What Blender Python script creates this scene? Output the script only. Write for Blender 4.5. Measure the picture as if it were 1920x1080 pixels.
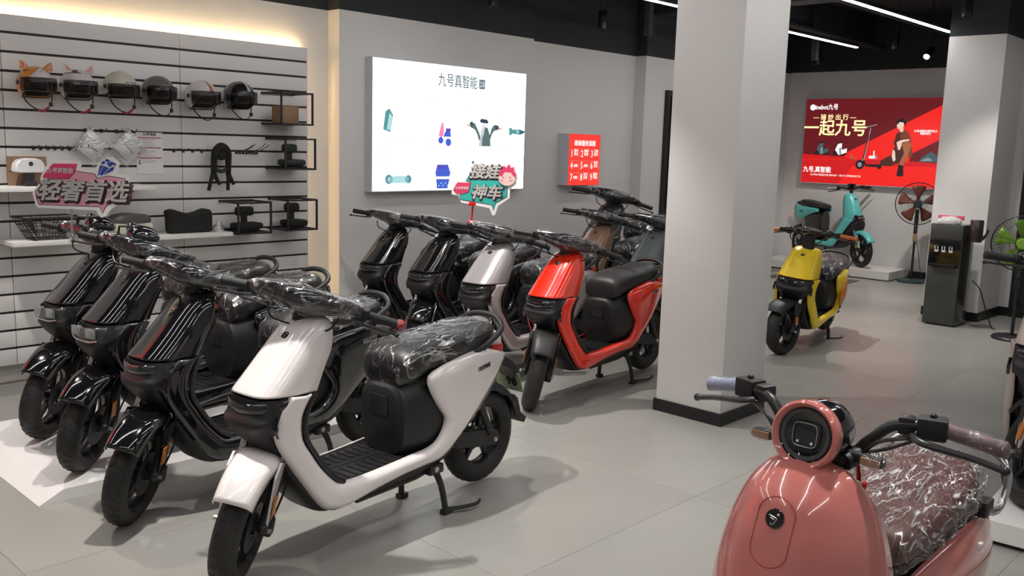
import bpy, bmesh, math, random
from mathutils import Vector, Matrix, noise
random.seed(4)
R = math.radians
PI = math.pi
for o in list(bpy.data.objects):
    bpy.data.objects.remove(o)
scn = bpy.context.scene
COL = scn.collection

# ------------------------------------------------------------------ camera
cam = bpy.data.objects.new('camera', bpy.data.cameras.new('camera'))
COL.objects.link(cam)
cx, cu, cf = Vector((.691957, -.721358, .028948)), Vector((.091085, .127009, .987711)), Vector((.71617, .680816, -.15359))
mw = Matrix((cx, cu, -cf)).transposed().to_4x4()
mw.translation = Vector((0, 0, 1.5277))
cam.matrix_world = mw
cam.data.sensor_width = 36.0
cam.data.lens = 36.0 * 1716.3 / 1920
cam.data.clip_start = .05
scn.camera = cam
# ------------------------------------------------------------------ view and world
scn.view_settings.view_transform = 'Standard'
scn.view_settings.look = 'None'
scn.view_settings.gamma = 1
scn.view_settings.use_curve_mapping = False
scn.view_settings.exposure = 0.1
scn.cycles.use_denoising = True
scn.cycles.max_bounces = 8
scn.cycles.transparent_max_bounces = 16
scn.cycles.sample_clamp_indirect = 6
w = bpy.data.worlds.new('world')
scn.world = w
w.use_nodes = True
w.node_tree.nodes['Background'].inputs[0].default_value = (.75, .8, .9, 1)
w.node_tree.nodes['Background'].inputs[1].default_value = .05


def spot(x, y, z, tx, ty, tz, power, size=70, col=(1, .95, .9), rad=.03, blend=.5):
    l = bpy.data.lights.new('spot_lamp', 'SPOT')
    l.energy = power
    l.spot_size = R(size)
    l.spot_blend = blend
    l.color = col
    l.shadow_soft_size = rad
    o = bpy.data.objects.new('spot_lamp', l)
    COL.objects.link(o)
    o.location = (x, y, z)
    o.rotation_euler = (Vector((tx, ty, tz)) - Vector((x, y, z))).to_track_quat('-Z', 'Y').to_euler()


# the ceiling spotlights' own beams (their cylinders are built with the ceiling)
SPOTS = [(1.75, 3.0, 2.68, 1.95, 2.9, 0, 230), (3.75, 4.05, 2.68, 4.2, 3.9, 0, 200), (2.3, .9, 2.68, 2.2, .8, 0, 120),
         (7.6, 4.2, 2.68, 8.0, 4.0, 0, 190), (1.3, 5.0, 2.68, 1.6, 4.7, 0, 130),
         (10.5, 4.2, 2.72, 11.3, 4.4, .6, 140), (8.4, 2.78, 2.72, 8.6, 2.2, 0, 90)]
for s in SPOTS:
    spot(*s[:7], size=95)

# ------------------------------------------------------------------ materials


def mat(name, col, rough=.5, metal=0.0, coat=0.0, spec=.5, emit=None, estr=0.0, bump=None, vary=None, alpha=None, sheen=0, trans=0):
    m = bpy.data.materials.new(name)
    m.use_nodes = True
    nt = m.node_tree
    b = nt.nodes['Principled BSDF']
    b.inputs['Base Color'].default_value = (*col, 1)
    b.inputs['Roughness'].default_value = rough
    b.inputs['Metallic'].default_value = metal
    b.inputs['Coat Weight'].default_value = coat
    b.inputs['Coat Roughness'].default_value = .04
    b.inputs['Specular IOR Level'].default_value = spec
    if trans:
        b.inputs['Transmission Weight'].default_value = trans
    if emit:
        b.inputs['Emission Color'].default_value = (*emit, 1)
        b.inputs['Emission Strength'].default_value = estr
    if bump or vary:
        tc = nt.nodes.new('ShaderNodeTexCoord')
    if bump:
        sc, st, dist = bump
        n = nt.nodes.new('ShaderNodeTexNoise')
        n.inputs['Scale'].default_value = sc
        n.inputs['Detail'].default_value = 3
        nt.links.new(tc.outputs['Object'], n.inputs['Vector'])
        bp = nt.nodes.new('ShaderNodeBump')
        bp.inputs['Strength'].default_value = st
        bp.inputs['Distance'].default_value = dist
        nt.links.new(n.outputs['Fac'], bp.inputs['Height'])
        nt.links.new(bp.outputs[0], b.inputs['Normal'])
    if vary:
        sc, c2, lo, hi = vary
        n2 = nt.nodes.new('ShaderNodeTexNoise')
        n2.inputs['Scale'].default_value = sc
        n2.inputs['Detail'].default_value = 5
        nt.links.new(tc.outputs['Object'], n2.inputs['Vector'])
        mr = nt.nodes.new('ShaderNodeMapRange')
        mr.inputs[1].default_value = lo
        mr.inputs[2].default_value = hi
        nt.links.new(n2.outputs['Fac'], mr.inputs[0])
        mx = nt.nodes.new('ShaderNodeMix')
        mx.data_type = 'RGBA'
        mx.inputs[6].default_value = (*col, 1)
        mx.inputs[7].default_value = (*c2, 1)
        nt.links.new(mr.outputs[0], mx.inputs[0])
        nt.links.new(mx.outputs[2], b.inputs['Base Color'])
    return m


def film(name, tint=(.9, .92, .95), amount=.28, scale=22, strength=.9, rough=.12, crease=.0):
    """thin clear plastic film: mostly see-through, crinkled gloss on top"""
    m = bpy.data.materials.new(name)
    m.use_nodes = True
    nt = m.node_tree
    nt.nodes.clear()
    out = nt.nodes.new('ShaderNodeOutputMaterial')
    tc = nt.nodes.new('ShaderNodeTexCoord')
    mp = nt.nodes.new('ShaderNodeMapping')
    mp.inputs['Scale'].default_value = (.5, 1.5, .8)
    mp.inputs['Rotation'].default_value = (.3, .5, .6)
    n = nt.nodes.new('ShaderNodeTexNoise')
    n.inputs['Scale'].default_value = scale
    n.inputs['Detail'].default_value = 4
    n.inputs['Distortion'].default_value = 1.6
    # ridged noise: sharp crease lines
    r1 = nt.nodes.new('ShaderNodeMath')
    r1.operation = 'SUBTRACT'
    r1.inputs[1].default_value = .5
    r2 = nt.nodes.new('ShaderNodeMath')
    r2.operation = 'ABSOLUTE'
    r3 = nt.nodes.new('ShaderNodeMath')
    r3.operation = 'POWER'
    r3.inputs[1].default_value = .55
    bp = nt.nodes.new('ShaderNodeBump')
    bp.inputs['Strength'].default_value = strength
    bp.inputs['Distance'].default_value = .02
    g = nt.nodes.new('ShaderNodeBsdfGlossy')
    g.inputs['Roughness'].default_value = rough
    g.inputs['Color'].default_value = (1, 1, 1, 1)
    t = nt.nodes.new('ShaderNodeBsdfTransparent')
    t.inputs['Color'].default_value = (*tint, 1)
    fr = nt.nodes.new('ShaderNodeFresnel')
    fr.inputs['IOR'].default_value = 1.45
    ad = nt.nodes.new('ShaderNodeMath')
    ad.operation = 'MULTIPLY_ADD'
    ad.inputs[1].default_value = .45
    ad.inputs[2].default_value = amount
    ml = nt.nodes.new('ShaderNodeMath')
    ml.operation = 'MINIMUM'
    ml.inputs[1].default_value = amount + .2
    mx = nt.nodes.new('ShaderNodeMixShader')
    L = nt.links.new
    L(tc.outputs['Object'], mp.inputs[0])
    L(mp.outputs[0], n.inputs['Vector'])
    L(n.outputs['Fac'], r1.inputs[0])
    L(r1.outputs[0], r2.inputs[0])
    L(r2.outputs[0], r3.inputs[0])
    L(r3.outputs[0], bp.inputs['Height'])
    L(bp.outputs[0], g.inputs['Normal'])
    L(fr.outputs[0], ad.inputs[0])
    L(ad.outputs[0], ml.inputs[0])
    L(ml.outputs[0], mx.inputs[0])
    L(t.outputs[0], mx.inputs[1])
    L(g.outputs[0], mx.inputs[2])
    if crease:
        # folds where the film bunches up and turns whitish: thin ridge lines in loose patches
        n2 = nt.nodes.new('ShaderNodeTexNoise')
        n2.inputs['Scale'].default_value = scale * 1.3
        n2.inputs['Detail'].default_value = 2
        n2.inputs['Distortion'].default_value = 2.2
        n3 = nt.nodes.new('ShaderNodeTexNoise')
        n3.inputs['Scale'].default_value = scale * .7
        n3.inputs['Detail'].default_value = 1
        L(mp.outputs[0], n2.inputs['Vector'])
        L(tc.outputs['Object'], n3.inputs['Vector'])

        def mth(op, a, b_=None, clamp=False):
            q = nt.nodes.new('ShaderNodeMath')
            q.operation = op
            q.use_clamp = clamp
            for i_, v_ in enumerate((a, b_)):
                if v_ is None:
                    continue
                if isinstance(v_, (int, float)):
                    q.inputs[i_].default_value = v_
                else:
                    L(v_, q.inputs[i_])
            return q.outputs[0]
        d_ = mth('ABSOLUTE', mth('SUBTRACT', n2.outputs['Fac'], .5))
        line = mth('SUBTRACT', 1.0, mth('MULTIPLY', d_, 26.0), True)
        patch_ = mth('MULTIPLY', mth('SUBTRACT', n3.outputs['Fac'], .36), 4.5, True)
        fold = mth('MULTIPLY', mth('MULTIPLY', line, patch_), crease)
        g2 = nt.nodes.new('ShaderNodeBsdfGlossy')
        g2.inputs['Roughness'].default_value = .35
        L(bp.outputs[0], g2.inputs['Normal'])
        mx2 = nt.nodes.new('ShaderNodeMixShader')
        L(fold, mx2.inputs[0])
        L(mx.outputs[0], mx2.inputs[1])
        L(g2.outputs[0], mx2.inputs[2])
        L(mx2.outputs[0], out.inputs[0])
    else:
        L(mx.outputs[0], out.inputs[0])
    return m


def emis(name, col, st):
    m = mat(name, (0, 0, 0), .6, emit=col, estr=st)
    return m


M = {}
M['white_wall'] = mat('painted_wall', (.74, .725, .71), .75, bump=(60, .08, .01), vary=(1.2, (.71, .695, .68), .35, .65))
M['black_wall'] = mat('black_paint', (.024, .028, .031), .8)
M['floor'] = mat('grey_floor_tile', (.33, .325, .30), .30, spec=.45, vary=(1.3, (.285, .28, .26), .35, .7), bump=(9, .05, .01))
M['grout'] = mat('grout', (.22, .215, .20), .8)
M['skirting'] = mat('black_skirting', (.012, .011, .012), .35)
M['slat'] = mat('white_slat_board', (.72, .70, .685), .42, vary=(3, (.69, .67, .66), .3, .7))
M['groove'] = mat('dark_groove', (.025, .016, .014), .6)
M['shelf'] = mat('white_shelf', (.75, .74, .70), .4)
M['plinth'] = mat('white_plinth', (.78, .765, .75), .35)
M['plinth_side'] = mat('plinth_side', (.55, .53, .52), .5)
M['matte'] = mat('matte_black_plastic', (.013, .013, .014), .48, bump=(900, .12, .001))
M['soft'] = mat('satin_black_plastic', (.016, .016, .017), .32)
M['gloss'] = mat('gloss_black_plastic', (.006, .006, .008), .12, coat=1)
M['rubber'] = mat('tyre_rubber', (.017, .016, .015), .62, bump=(55, .5, .004))
M['grip'] = mat('grip_rubber', (.014, .017, .017), .6, bump=(400, .3, .002))
M['seat'] = mat('seat_leather', (.018, .018, .018), .45, bump=(350, .15, .001))
M['seat_brown'] = mat('brown_leather', (.12, .05, .042), .5, bump=(300, .15, .001))
M['chrome'] = mat('chrome', (.6, .6, .6), .18, metal=1)
M['steel'] = mat('brushed_steel', (.55, .54, .52), .35, metal=1)
M['dark_metal'] = mat('dark_metal', (.045, .045, .047), .4, metal=.6)
M['wrap'] = film('clear_wrap', (.96, .97, .98), .02, 6, 1.0, .07, .75)
M['wrap_pod'] = film('glossy_clear_wrap', (.96, .97, .98), .03, 5, 1.0, .06, .45)
M['wrap_big'] = film('loose_clear_wrap', (.96, .96, .97), .06, 7.5, 1.0, .07, .9)
M['wrap_fine'] = film('tight_clear_wrap', (.97, .98, .99), .05, 26, .8, .08, .5)
M['lens'] = mat('dark_headlamp_lens', (.01, .012, .014), .05, coat=1)
M['lamp_glass'] = mat('clear_headlamp_glass', (.03, .035, .035), .08, coat=1, bump=(70, .6, .01))
M['lamp_led'] = mat('led_reflector', (.45, .48, .46), .2, metal=.7)
M['red_lens'] = mat('red_reflector', (.55, .02, .015), .2, coat=.6)
M['red'] = mat('red_plastic', (.7, .015, .01), .35)
M['amber'] = mat('amber_lens', (.55, .17, .02), .25, coat=.5)
M['badge_w'] = mat('silver_badge_print', (.55, .55, .55), .3, metal=.5)
M['plate_green'] = mat('green_number_plate', (.30, .36, .22), .4)
M['orange_grip'] = mat('orange_grip', (.60, .17, .05), .6)
M['black_steel'] = mat('black_wire', (.02, .016, .018), .5)
M['fabric_k'] = mat('black_fabric', (.011, .012, .011), .9, bump=(200, .3, .002))
M['card'] = mat('brown_cardboard', (.28, .17, .10), .8, vary=(8, (.24, .145, .085), .4, .6))
M['paper'] = mat('white_paper', (.74, .73, .73), .6)
M['white_pl'] = mat('white_plastic', (.7, .71, .73), .25, coat=.4)
M['ink'] = mat('black_ink', (.02, .015, .018), .6)
M['ink_red'] = mat('red_ink', (.45, .03, .05), .6)
M['clearpl'] = film('clear_plastic', (.88, .9, .9), .25, 15, .4, .15)

PAINT = {
    'black': mat('black_paintwork', (.004, .004, .005), .10, coat=1),
    'white': mat('white_paintwork', (.80, .755, .745), .22, coat=1),
    'red': mat('red_paintwork', (.84, .028, .008), .2, coat=1),
    'silver': mat('silver_paintwork', (.52, .50, .51), .28, metal=.45, coat=.8),
    'brown': mat('bronze_paintwork', (.23, .135, .09), .35, metal=.3, coat=.5),
    'slate': mat('slate_paintwork', (.065, .078, .075), .45, coat=.15),
    'green': mat('dark_green_paintwork', (.02, .028, .025), .3, coat=.5),
    'beige': mat('beige_paintwork', (.56, .46, .41), .3, coat=.6),
    'yellow': mat('yellow_paintwork', (.88, .63, .02), .35, coat=.3),
    'teal': mat('turquoise_paintwork', (.13, .62, .60), .3, coat=.5),
    'pink': mat('pink_paintwork', (.62, .20, .175), .2, coat=1),
}

# ------------------------------------------------------------------ mesh builder


def cat(ps, n):
    """Catmull-Rom resample of a list of tuples, n samples per span"""
    out = []
    P = [Vector(p) for p in ps]
    for i in range(len(P) - 1):
        p0 = P[max(i - 1, 0)]
        p1 = P[i]
        p2 = P[i + 1]
        p3 = P[min(i + 2, len(P) - 1)]
        for k in range(n):
            t = k / n
            out.append(.5 * ((2 * p1) + (p2 - p0) * t + (2 * p0 - 5 * p1 + 4 * p2 - p3) * t * t + (3 * p1 - p0 - 3 * p2 + p3) * t ** 3))
    out.append(P[-1])
    return out


class MB:
    def __init__(s, X=None):
        s.v = []
        s.f = []
        s.X = X

    def add(s, vs, fs):
        b = len(s.v)
        s.v += [Vector(v) for v in vs]
        s.f += [[i + b for i in f] for f in fs]
        return s

    def box(s, x0, x1, y0, y1, z0, z1, bev=0.0, X=None):
        if bev <= 0:
            vs = [(x, y, z) for x in (x0, x1) for y in (y0, y1) for z in (z0, z1)]
            fs = [(0, 1, 3, 2), (4, 6, 7, 5), (0, 4, 5, 1), (2, 3, 7, 6), (0, 2, 6, 4), (1, 5, 7, 3)]
        else:
            bm = bmesh.new()
            bmesh.ops.create_cube(bm, size=1)
            for v in bm.verts:
                v.co = Vector(((x0 + x1) / 2 + v.co.x * (x1 - x0), (y0 + y1) / 2 + v.co.y * (y1 - y0), (z0 + z1) / 2 + v.co.z * (z1 - z0)))
            bmesh.ops.bevel(bm, geom=bm.edges[:], offset=bev, segments=2, affect='EDGES', profile=.6)
            bm.verts.index_update()
            vs = [v.co.copy() for v in bm.verts]
            fs = [[v.index for v in f.verts] for f in bm.faces]
            bm.free()
        if X is not None:
            vs = [X @ Vector(v) for v in vs]
        return s.add(vs, fs)

    def loft(s, rings, cap=True, close=True):
        n = len(rings[0])
        vs = [p for r in rings for p in r]
        fs = []
        m = n if close else n - 1
        for i in range(len(rings) - 1):
            for j in range(m):
                k = (j + 1) % n
                fs.append((i * n + j, i * n + k, (i + 1) * n + k, (i + 1) * n + j))
        if cap and close:
            fs.append(list(range(n))[::-1])
            fs.append([(len(rings) - 1) * n + j for j in range(n)])
        return s.add(vs, fs)

    def tube(s, pts, r, seg=8, smooth=0, cap=True, flat=1.0, closed=False):
        P = cat(pts, smooth) if smooth else [Vector(p) for p in pts]
        n = len(P)
        rr = r if isinstance(r, (list, tuple)) else [r] * n
        if len(rr) != n:
            rr = [rr[min(int(i * (len(rr) - 1) / (n - 1)), len(rr) - 2)] * (1 - (i * (len(rr) - 1) / (n - 1) - min(int(i * (len(rr) - 1) / (n - 1)), len(rr) - 2))) + rr[min(int(i * (len(rr) - 1) / (n - 1)), len(rr) - 2) + 1] * (i * (len(rr) - 1) / (n - 1) - min(int(i * (len(rr) - 1) / (n - 1)), len(rr) - 2)) for i in range(n)]
        rings = []
        up = None
        for i in range(n):
            if closed:
                t = (P[(i + 1) % n] - P[i - 1])
            else:
                t = (P[min(i + 1, n - 1)] - P[max(i - 1, 0)])
            if t.length < 1e-9:
                t = Vector((0, 0, 1))
            t.normalize()
            if up is None:
                up = Vector((0, 0, 1)) if abs(t.z) < .9 else Vector((1, 0, 0))
            side = t.cross(up).normalized()
            up = side.cross(t).normalized()
            rings.append([P[i] + side * math.cos(2 * PI * k / seg) * rr[i] + up * math.sin(2 * PI * k / seg) * rr[i] * flat for k in range(seg)])
        if closed:
            rings.append(rings[0])
            return s.loft(rings, cap=False)
        return s.loft(rings, cap=cap)

    def lathe(s, prof, X, seg=24, cap=False):
        """prof: (radius, height) list, spun about local z, placed by X"""
        rings = [[X @ Vector((r * math.cos(2 * PI * k / seg), r * math.sin(2 * PI * k / seg), h)) for k in range(seg)] for r, h in prof]
        return s.loft(rings, cap=cap)

    def ball(s, c, rx, ry=None, rz=None, seg=14, X=None):
        ry = ry or rx
        rz = rz or rx
        T = (X or Matrix.Identity(4)) @ Matrix.Translation(c) @ Matrix.Diagonal((rx, ry, rz, 1))
        pr = [(math.sin(PI * i / (seg // 2 + 1)), -math.cos(PI * i / (seg // 2 + 1))) for i in range(1, seg // 2 + 1)]
        pr = [(.02, -1)] + pr + [(.02, 1)]
        return s.lathe(pr, T, seg, cap=True)

    def prism(s, poly, fn, d0, d1, bev=0):
        """poly 2D; fn(a,b,d) -> 3D"""
        n = len(poly)
        if bev:
            c = Vector((sum(p[0] for p in poly) / n, sum(p[1] for p in poly) / n))
            ins = []
            for p in poly:
                q = Vector(p)
                d = (c - q)
                d = d.normalized() * min(bev, d.length) if d.length > 0 else d
                ins.append(q + d)
            rings = [[fn(p[0], p[1], d0) for p in ins], [fn(p[0], p[1], d0 + (bev if d1 > d0 else -bev)) for p in poly],
                     [fn(p[0], p[1], d1 - (bev if d1 > d0 else -bev)) for p in poly], [fn(p[0], p[1], d1) for p in ins]]
        else:
            rings = [[fn(p[0], p[1], d0) for p in poly], [fn(p[0], p[1], d1) for p in poly]]
        return s.loft(rings)

    def build(s, name, m, parent=None, X=None, smooth=True, ang=38, **props):
        me = bpy.data.meshes.new(name)
        T = X if X is not None else s.X
        vs = [T @ v for v in s.v] if T is not None else s.v
        me.from_pydata([tuple(v) for v in vs], [], s.f)
        me.update()
        bm = bmesh.new()
        bm.from_mesh(me)
        bmesh.ops.recalc_face_normals(bm, faces=bm.faces[:])
        bm.to_mesh(me)
        bm.free()
        if smooth:
            me.polygons.foreach_set('use_smooth', [True] * len(me.polygons))
            me.set_sharp_from_angle(angle=R(ang))
        me.materials.append(m)
        o = bpy.data.objects.new(name, me)
        COL.objects.link(o)
        if parent is not None:
            o.parent = parent
        for k, v in props.items():
            o[k] = v
        return o


def thing(name, label, cat_, loc=(0, 0, 0), rz=0, group=None):
    o = bpy.data.objects.new(name, None)
    COL.objects.link(o)
    o.empty_display_size = .1
    o.location = loc
    o.rotation_euler = (0, 0, rz)
    o['label'] = label
    o['category'] = cat_
    if group:
        o['group'] = group
    return o


def tag(o, label, cat_, group=None):
    o['label'] = label
    o['category'] = cat_
    if group:
        o['group'] = group
    return o


def text(name, body, size, m, X, parent=None, bold=0.0, shear=0, depth=.0008, align='CENTER', sx=1.0):
    cu_ = bpy.data.curves.new(name, 'FONT')
    cu_.body = body
    cu_.size = size
    cu_.align_x = align
    cu_.align_y = 'CENTER'
    cu_.extrude = depth
    cu_.shear = shear
    cu_.resolution_u = 2
    t = bpy.data.objects.new(name, cu_)
    COL.objects.link(t)
    dg = bpy.context.evaluated_depsgraph_get()
    me = bpy.data.meshes.new_from_object(t.evaluated_get(dg))
    bpy.data.objects.remove(t)
    if bold > .0004:  # heavier strokes: the glyphs repeated a hair apart
        bm = bmesh.new()
        for k in range(6):
            a = 2 * PI * k / 6
            m2 = me.copy()
            m2.transform(Matrix.Translation((bold * math.cos(a), bold * math.sin(a), 0)))
            bm.from_mesh(m2)
            bpy.data.meshes.remove(m2)
        bm.to_mesh(me)
        bm.free()
    me.transform(X @ Matrix.Diagonal((sx, 1, 1, 1)))
    me.name = name
    me.materials.clear()
    me.materials.append(m)
    o = bpy.data.objects.new(name, me)
    COL.objects.link(o)
    if parent is not None:
        o.parent = parent
    return o


def frame(o, x, y):
    """matrix whose local x,y span a sheet at origin o; z = x cross y is its face"""
    x = Vector(x).normalized()
    y = Vector(y)
    z = x.cross(y).normalized()
    y = z.cross(x)
    m = Matrix((x, y, z)).transposed().to_4x4()
    m.translation = Vector(o)
    return m


def sheet(name, poly, m, X, parent, d=0.0, th=.0006, bold=None):
    b = MB()
    b.prism(poly, lambda a, c, e: X @ Vector((a, c, e)), d, d + th)
    return b.build(name, m, parent, smooth=False)


def rect(x0, x1, y0, y1):
    return [(x0, y0), (x1, y0), (x1, y1), (x0, y1)]


def circ(x, y, r, n=20, ry=None):
    return [(x + r * math.cos(2 * PI * k / n), y + (ry or r) * math.sin(2 * PI * k / n)) for k in range(n)]


def sel(n, e, a0=0, a1=2 * PI, closed=True):
    """super-ellipse unit points"""
    out = []
    for k in range(n):
        t = a0 + (a1 - a0) * k / (n if closed else n - 1)
        c, s_ = math.cos(t), math.sin(t)
        out.append((math.copysign(abs(c) ** (2 / e), c), math.copysign(abs(s_) ** (2 / e), s_)))
    return out


# ================================================================== SETTING
ZW = 2.5
UB = 12.0


def struct(name, b, m, parent=None, smooth=False):
    o = b.build(name, m, parent, smooth=smooth)
    if parent is None:
        o['kind'] = 'structure'
    return o


fl = struct('floor', MB().box(-3.2, 13.2, -3.2, 6.4, -.12, -.004), M['grout'])
tile_me = {}
T0 = 1.2
for i in range(-2, 11):
    for j in range(-3, 6):
        x0, y0 = i * T0 + .42 - .6, j * T0 - .32
        x1, y1 = x0 + T0 - .0016, y0 + T0 - .0016
        if x0 < -3.2 or x1 > 13.2 or y0 < -3.3 or y1 > 6.6:
            continue
        key = 't'
        if key not in tile_me:
            t = MB().box(0, T0 - .0016, 0, T0 - .0016, -.01, 0).build('tile', M['floor'], fl, smooth=False)
            tile_me[key] = t.data
            t.location = (x0, y0, 0)
        else:
            t = bpy.data.objects.new('tile', tile_me[key])
            COL.objects.link(t)
            t.parent = fl
            t.location = (x0, y0, 0)

# left wall, running away from the camera
wl = struct('wall_left', MB().box(-3.2, 4.2, 6.0, 6.2, 0, ZW), M['white_wall'])
struct('wall_left_projecting', MB().box(4.2, 6.36, 5.86, 6.2, 0, ZW), M['white_wall'])
struct('wall_left_recess', MB().box(6.36, 8.08, 5.97, 6.2, 0, ZW), M['white_wall'])
struct('wall_left_column', MB().box(8.08, 9.4, 5.83, 6.2, 0, ZW), M['white_wall'])
struct('wall_left_far', MB().box(9.4, UB + .2, 6.2, 6.4, 0, 2.62), M['white_wall'])
struct('wall_back', MB().box(UB, UB + .2, -3.2, 6.4, 0, 2.63), M['white_wall'])
# upper walls sprayed black
struct('wall_left_upper', MB().box(-3.2, 4.2, 6.0, 6.2, ZW, 3.3).box(4.2, 6.36, 5.86, 6.2, ZW, 3.3).box(6.36, 8.08, 5.97, 6.2, ZW, 3.3).box(8.08, 9.4, 5.83, 6.2, ZW, 3.3).box(9.4, 12.2, 6.2, 6.4, 2.62, 3.3), M['black_wall'])
struct('wall_back_upper', MB().box(UB, UB + .2, -3.2, 6.4, 2.63, 3.3), M['black_wall'])
struct('ceiling', MB().box(-3.2, 13.2, -3.2, 6.4, 3.3, 3.45), M['black_wall'])
struct('wall_front', MB().box(-3.4, -3.2, -3.2, 6.4, 0, 3.3), M['white_wall'])
struct('wall_near', MB().box(-3.2, 13.2, -3.4, -3.2, 0, 3.3), M['white_wall'])
struct('wall_right', MB().box(9.9, 10.1, -3.2, 2.9, 0, 2.66), M['white_wall'])
struct('wall_right_upper', MB().box(9.9, 10.1, -3.2, 2.9, 2.66, 3.3), M['black_wall'])
for y0, y1, tl in [(2.70, 3.20, 0)]:
    struct('wall_right_pillar', MB().box(9.25, 9.9, y0, y1, 0, 2.66), M['white_wall'])
    struct('wall_right_pillar_top', MB().box(9.25, 9.9, y0, y1, 2.66, 3.3), M['black_wall'])
    struct('baseboard_right_pillar', MB().box(9.24, 9.9, y0 - .012, y1 + .012, 0, .085), M['skirting'])
struct('baseboard_right', MB().box(9.88, 9.9, -3.2, 2.7, 0, .085), M['skirting'])
struct('baseboard_back', MB().box(UB - .015, UB, -3.2, 6.2, 0, .085), M['skirting'])
struct('baseboard_left', MB().box(4.2, 6.36, 5.845, 5.86, 0, .085).box(6.36, 8.08, 5.955, 5.97, 0, .085), M['skirting'])
# the square pillar in the middle
struct('wall_middle_pillar', MB().box(4.43, 4.905, 2.57, 3.005, 0, 3.3, .004), M['white_wall'], smooth=True)
struct('baseboard_middle_pillar', MB().box(4.418, 4.917, 2.558, 3.017, 0, .072, .002), M['skirting'])
# black door standing in the left wall beyond the column
d = struct('door_1', MB().box(8.45, 9.4, 5.79, 5.83, 0, 2.17, .004), M['matte'])
MB().box(8.51, 9.34, 5.784, 5.79, .06, 2.11, .003).build('door_panel', M['gloss'], d)
MB().tube([(9.25, 5.785, .95), (9.25, 5.74, .95), (9.25, 5.74, 1.15), (9.25, 5.785, 1.15)], .01, 8).build('door_handle', M['steel'], d)
# ceiling ducts and beams, black
b = MB()
b.box(-3, 12, 5.1, 5.35, 2.95, 3.3)
struct('ceiling_beam_left', b, M['black_wall'])
struct('ceiling_beam_cross', MB().box(8.1, 8.35, -3, 5.8, 2.92, 3.3), M['black_wall'])
struct('ceiling_pipe', MB().tube([(-3, 4.95, 2.9), (12, 4.95, 2.9)], .04, 8).tube([(5, 4.0, 2.98), (12, 4.0, 2.98)], .03, 8), M['black_wall'], smooth=True)
for (x, y) in [(7.35, 5.3), (10.2, 5.0), (11.3, 3.2)]:
    struct('ceiling_hanger', MB().box(x - .03, x + .03, y - .03, y + .03, 2.6, 3.3), M['black_wall'])

# ================================================================== LIGHT FITTINGS
M['strip'] = emis('strip_light_diffuser', (1, .97, .95), 31)


def strip(x0, x1, y, label, z=2.75):
    t = thing('strip_light', label, 'light', ((x0 + x1) / 2, y, z), 0, 'ceiling strip lights')
    L = (x1 - x0) / 2
    MB().box(-L, L, -.025, .025, .0, .035, .004).build('housing', M['skirting'], t)
    n = max(1, round((x1 - x0) / 1.2))
    for k in range(n):
        a = -L + k * 2 * L / n
        MB().box(a + .004, a + 2 * L / n - .004, -.017, .017, -.008, .002, .002).build('diffuser', M['strip'], t)
    for sx in (-.8, .8):
        MB().tube([(sx * L, 0, .035), (sx * L, 0, 3.3 - z)], .003, 5).build('hanging_cable', M['black_wall'], t)


strip(6.9, 9.6, 3.32, 'long white strip light above and right of the middle pillar, ending near the right pillar')
strip(6.3, 10.45, 4.62, 'white strip light whose far half shows right of the middle pillar')
strip(2.4, 5.9, 3.32, 'hanging strip light over the row of scooters, before the pillar')
strip(-1.2, 1.6, 3.32, 'hanging strip light over the near black scooters')
strip(2.2, 5.4, 4.62, 'hanging strip light nearest the white wall displays')
strip(-1.2, 1.4, 4.62, 'hanging strip light beside the slatted wall')
strip(-1.6, 1.8, 2.0, 'hanging strip light over the aisle, front part')
strip(2.6, 6.2, 2.0, 'hanging strip light over the aisle, middle part')
strip(-1.6, 1.8, .6, 'hanging strip light over the pink scooter')
strip(2.6, 6.2, .6, 'hanging strip light over the right platform')
strip(7.0, 9.4, 1.2, 'hanging strip light over the far right corner')
strip(-1.6, 1.8, -.9, 'hanging strip light behind the camera, front part')
strip(2.6, 6.2, -.9, 'hanging strip light behind the camera, far part')

M['spot_led'] = emis('spot_led', (1, .96, .9), 40)


def spotlight(x, y, z, label, tilt=0, az=0, lit=False):
    t = thing('ceiling_spotlight', label, 'spotlight', (x, y, z), az, 'ceiling spotlights')
    X = Matrix.Rotation(tilt, 4, 'Y')
    MB().lathe([(.0, .09), (.037, .09), (.04, .085), (.04, -.075), (.036, -.08), (.033, -.078), (.033, -.06), (.0, -.06)], X, 20).build('can', M['skirting'], t)
    MB().lathe([(.0, -.058), (.031, -.058), (.031, -.064), (0, -.064)], X, 16).build('lens', M['spot_led'] if lit else M['lamp_led'], t)
    MB().tube([(0, 0, .07), (0, 0, 3.3 - z)], .008, 6).build('stem', M['black_wall'], t)


spotlight(6.9, 5.5, 2.7, 'dark can spotlight above the long white wall, left of the pillar')
spotlight(10.9, 5.3, 2.7, 'dark can spotlight just right of the middle pillar')
spotlight(10.5, 4.2, 2.79, 'dark can spotlight above the centre of the red lightbox')
spotlight(8.4, 2.78, 2.79, 'dark can spotlight above the right pillar')
spotlight(5.46, 5.5, 2.72, 'dark can spotlight at the picture top above the white lightbox')
spotlight(10.96, 4.0, 2.7, 'bright lit spotlight glaring at the viewer above the red lightbox', R(55), R(0), True)
for s, lab in zip(SPOTS[:5], ['lit can spotlight above the white scooter, out of the picture', 'lit can spotlight above the second scooter row, out of the picture', 'lit can spotlight above the pink scooter, out of the picture', 'lit can spotlight high over the far aisle beyond the middle pillar', 'lit can spotlight before the slatted wall, out of the picture']):
    spotlight(s[0], s[1], s[2] + .07, lab, 0, 0, True)

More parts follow.
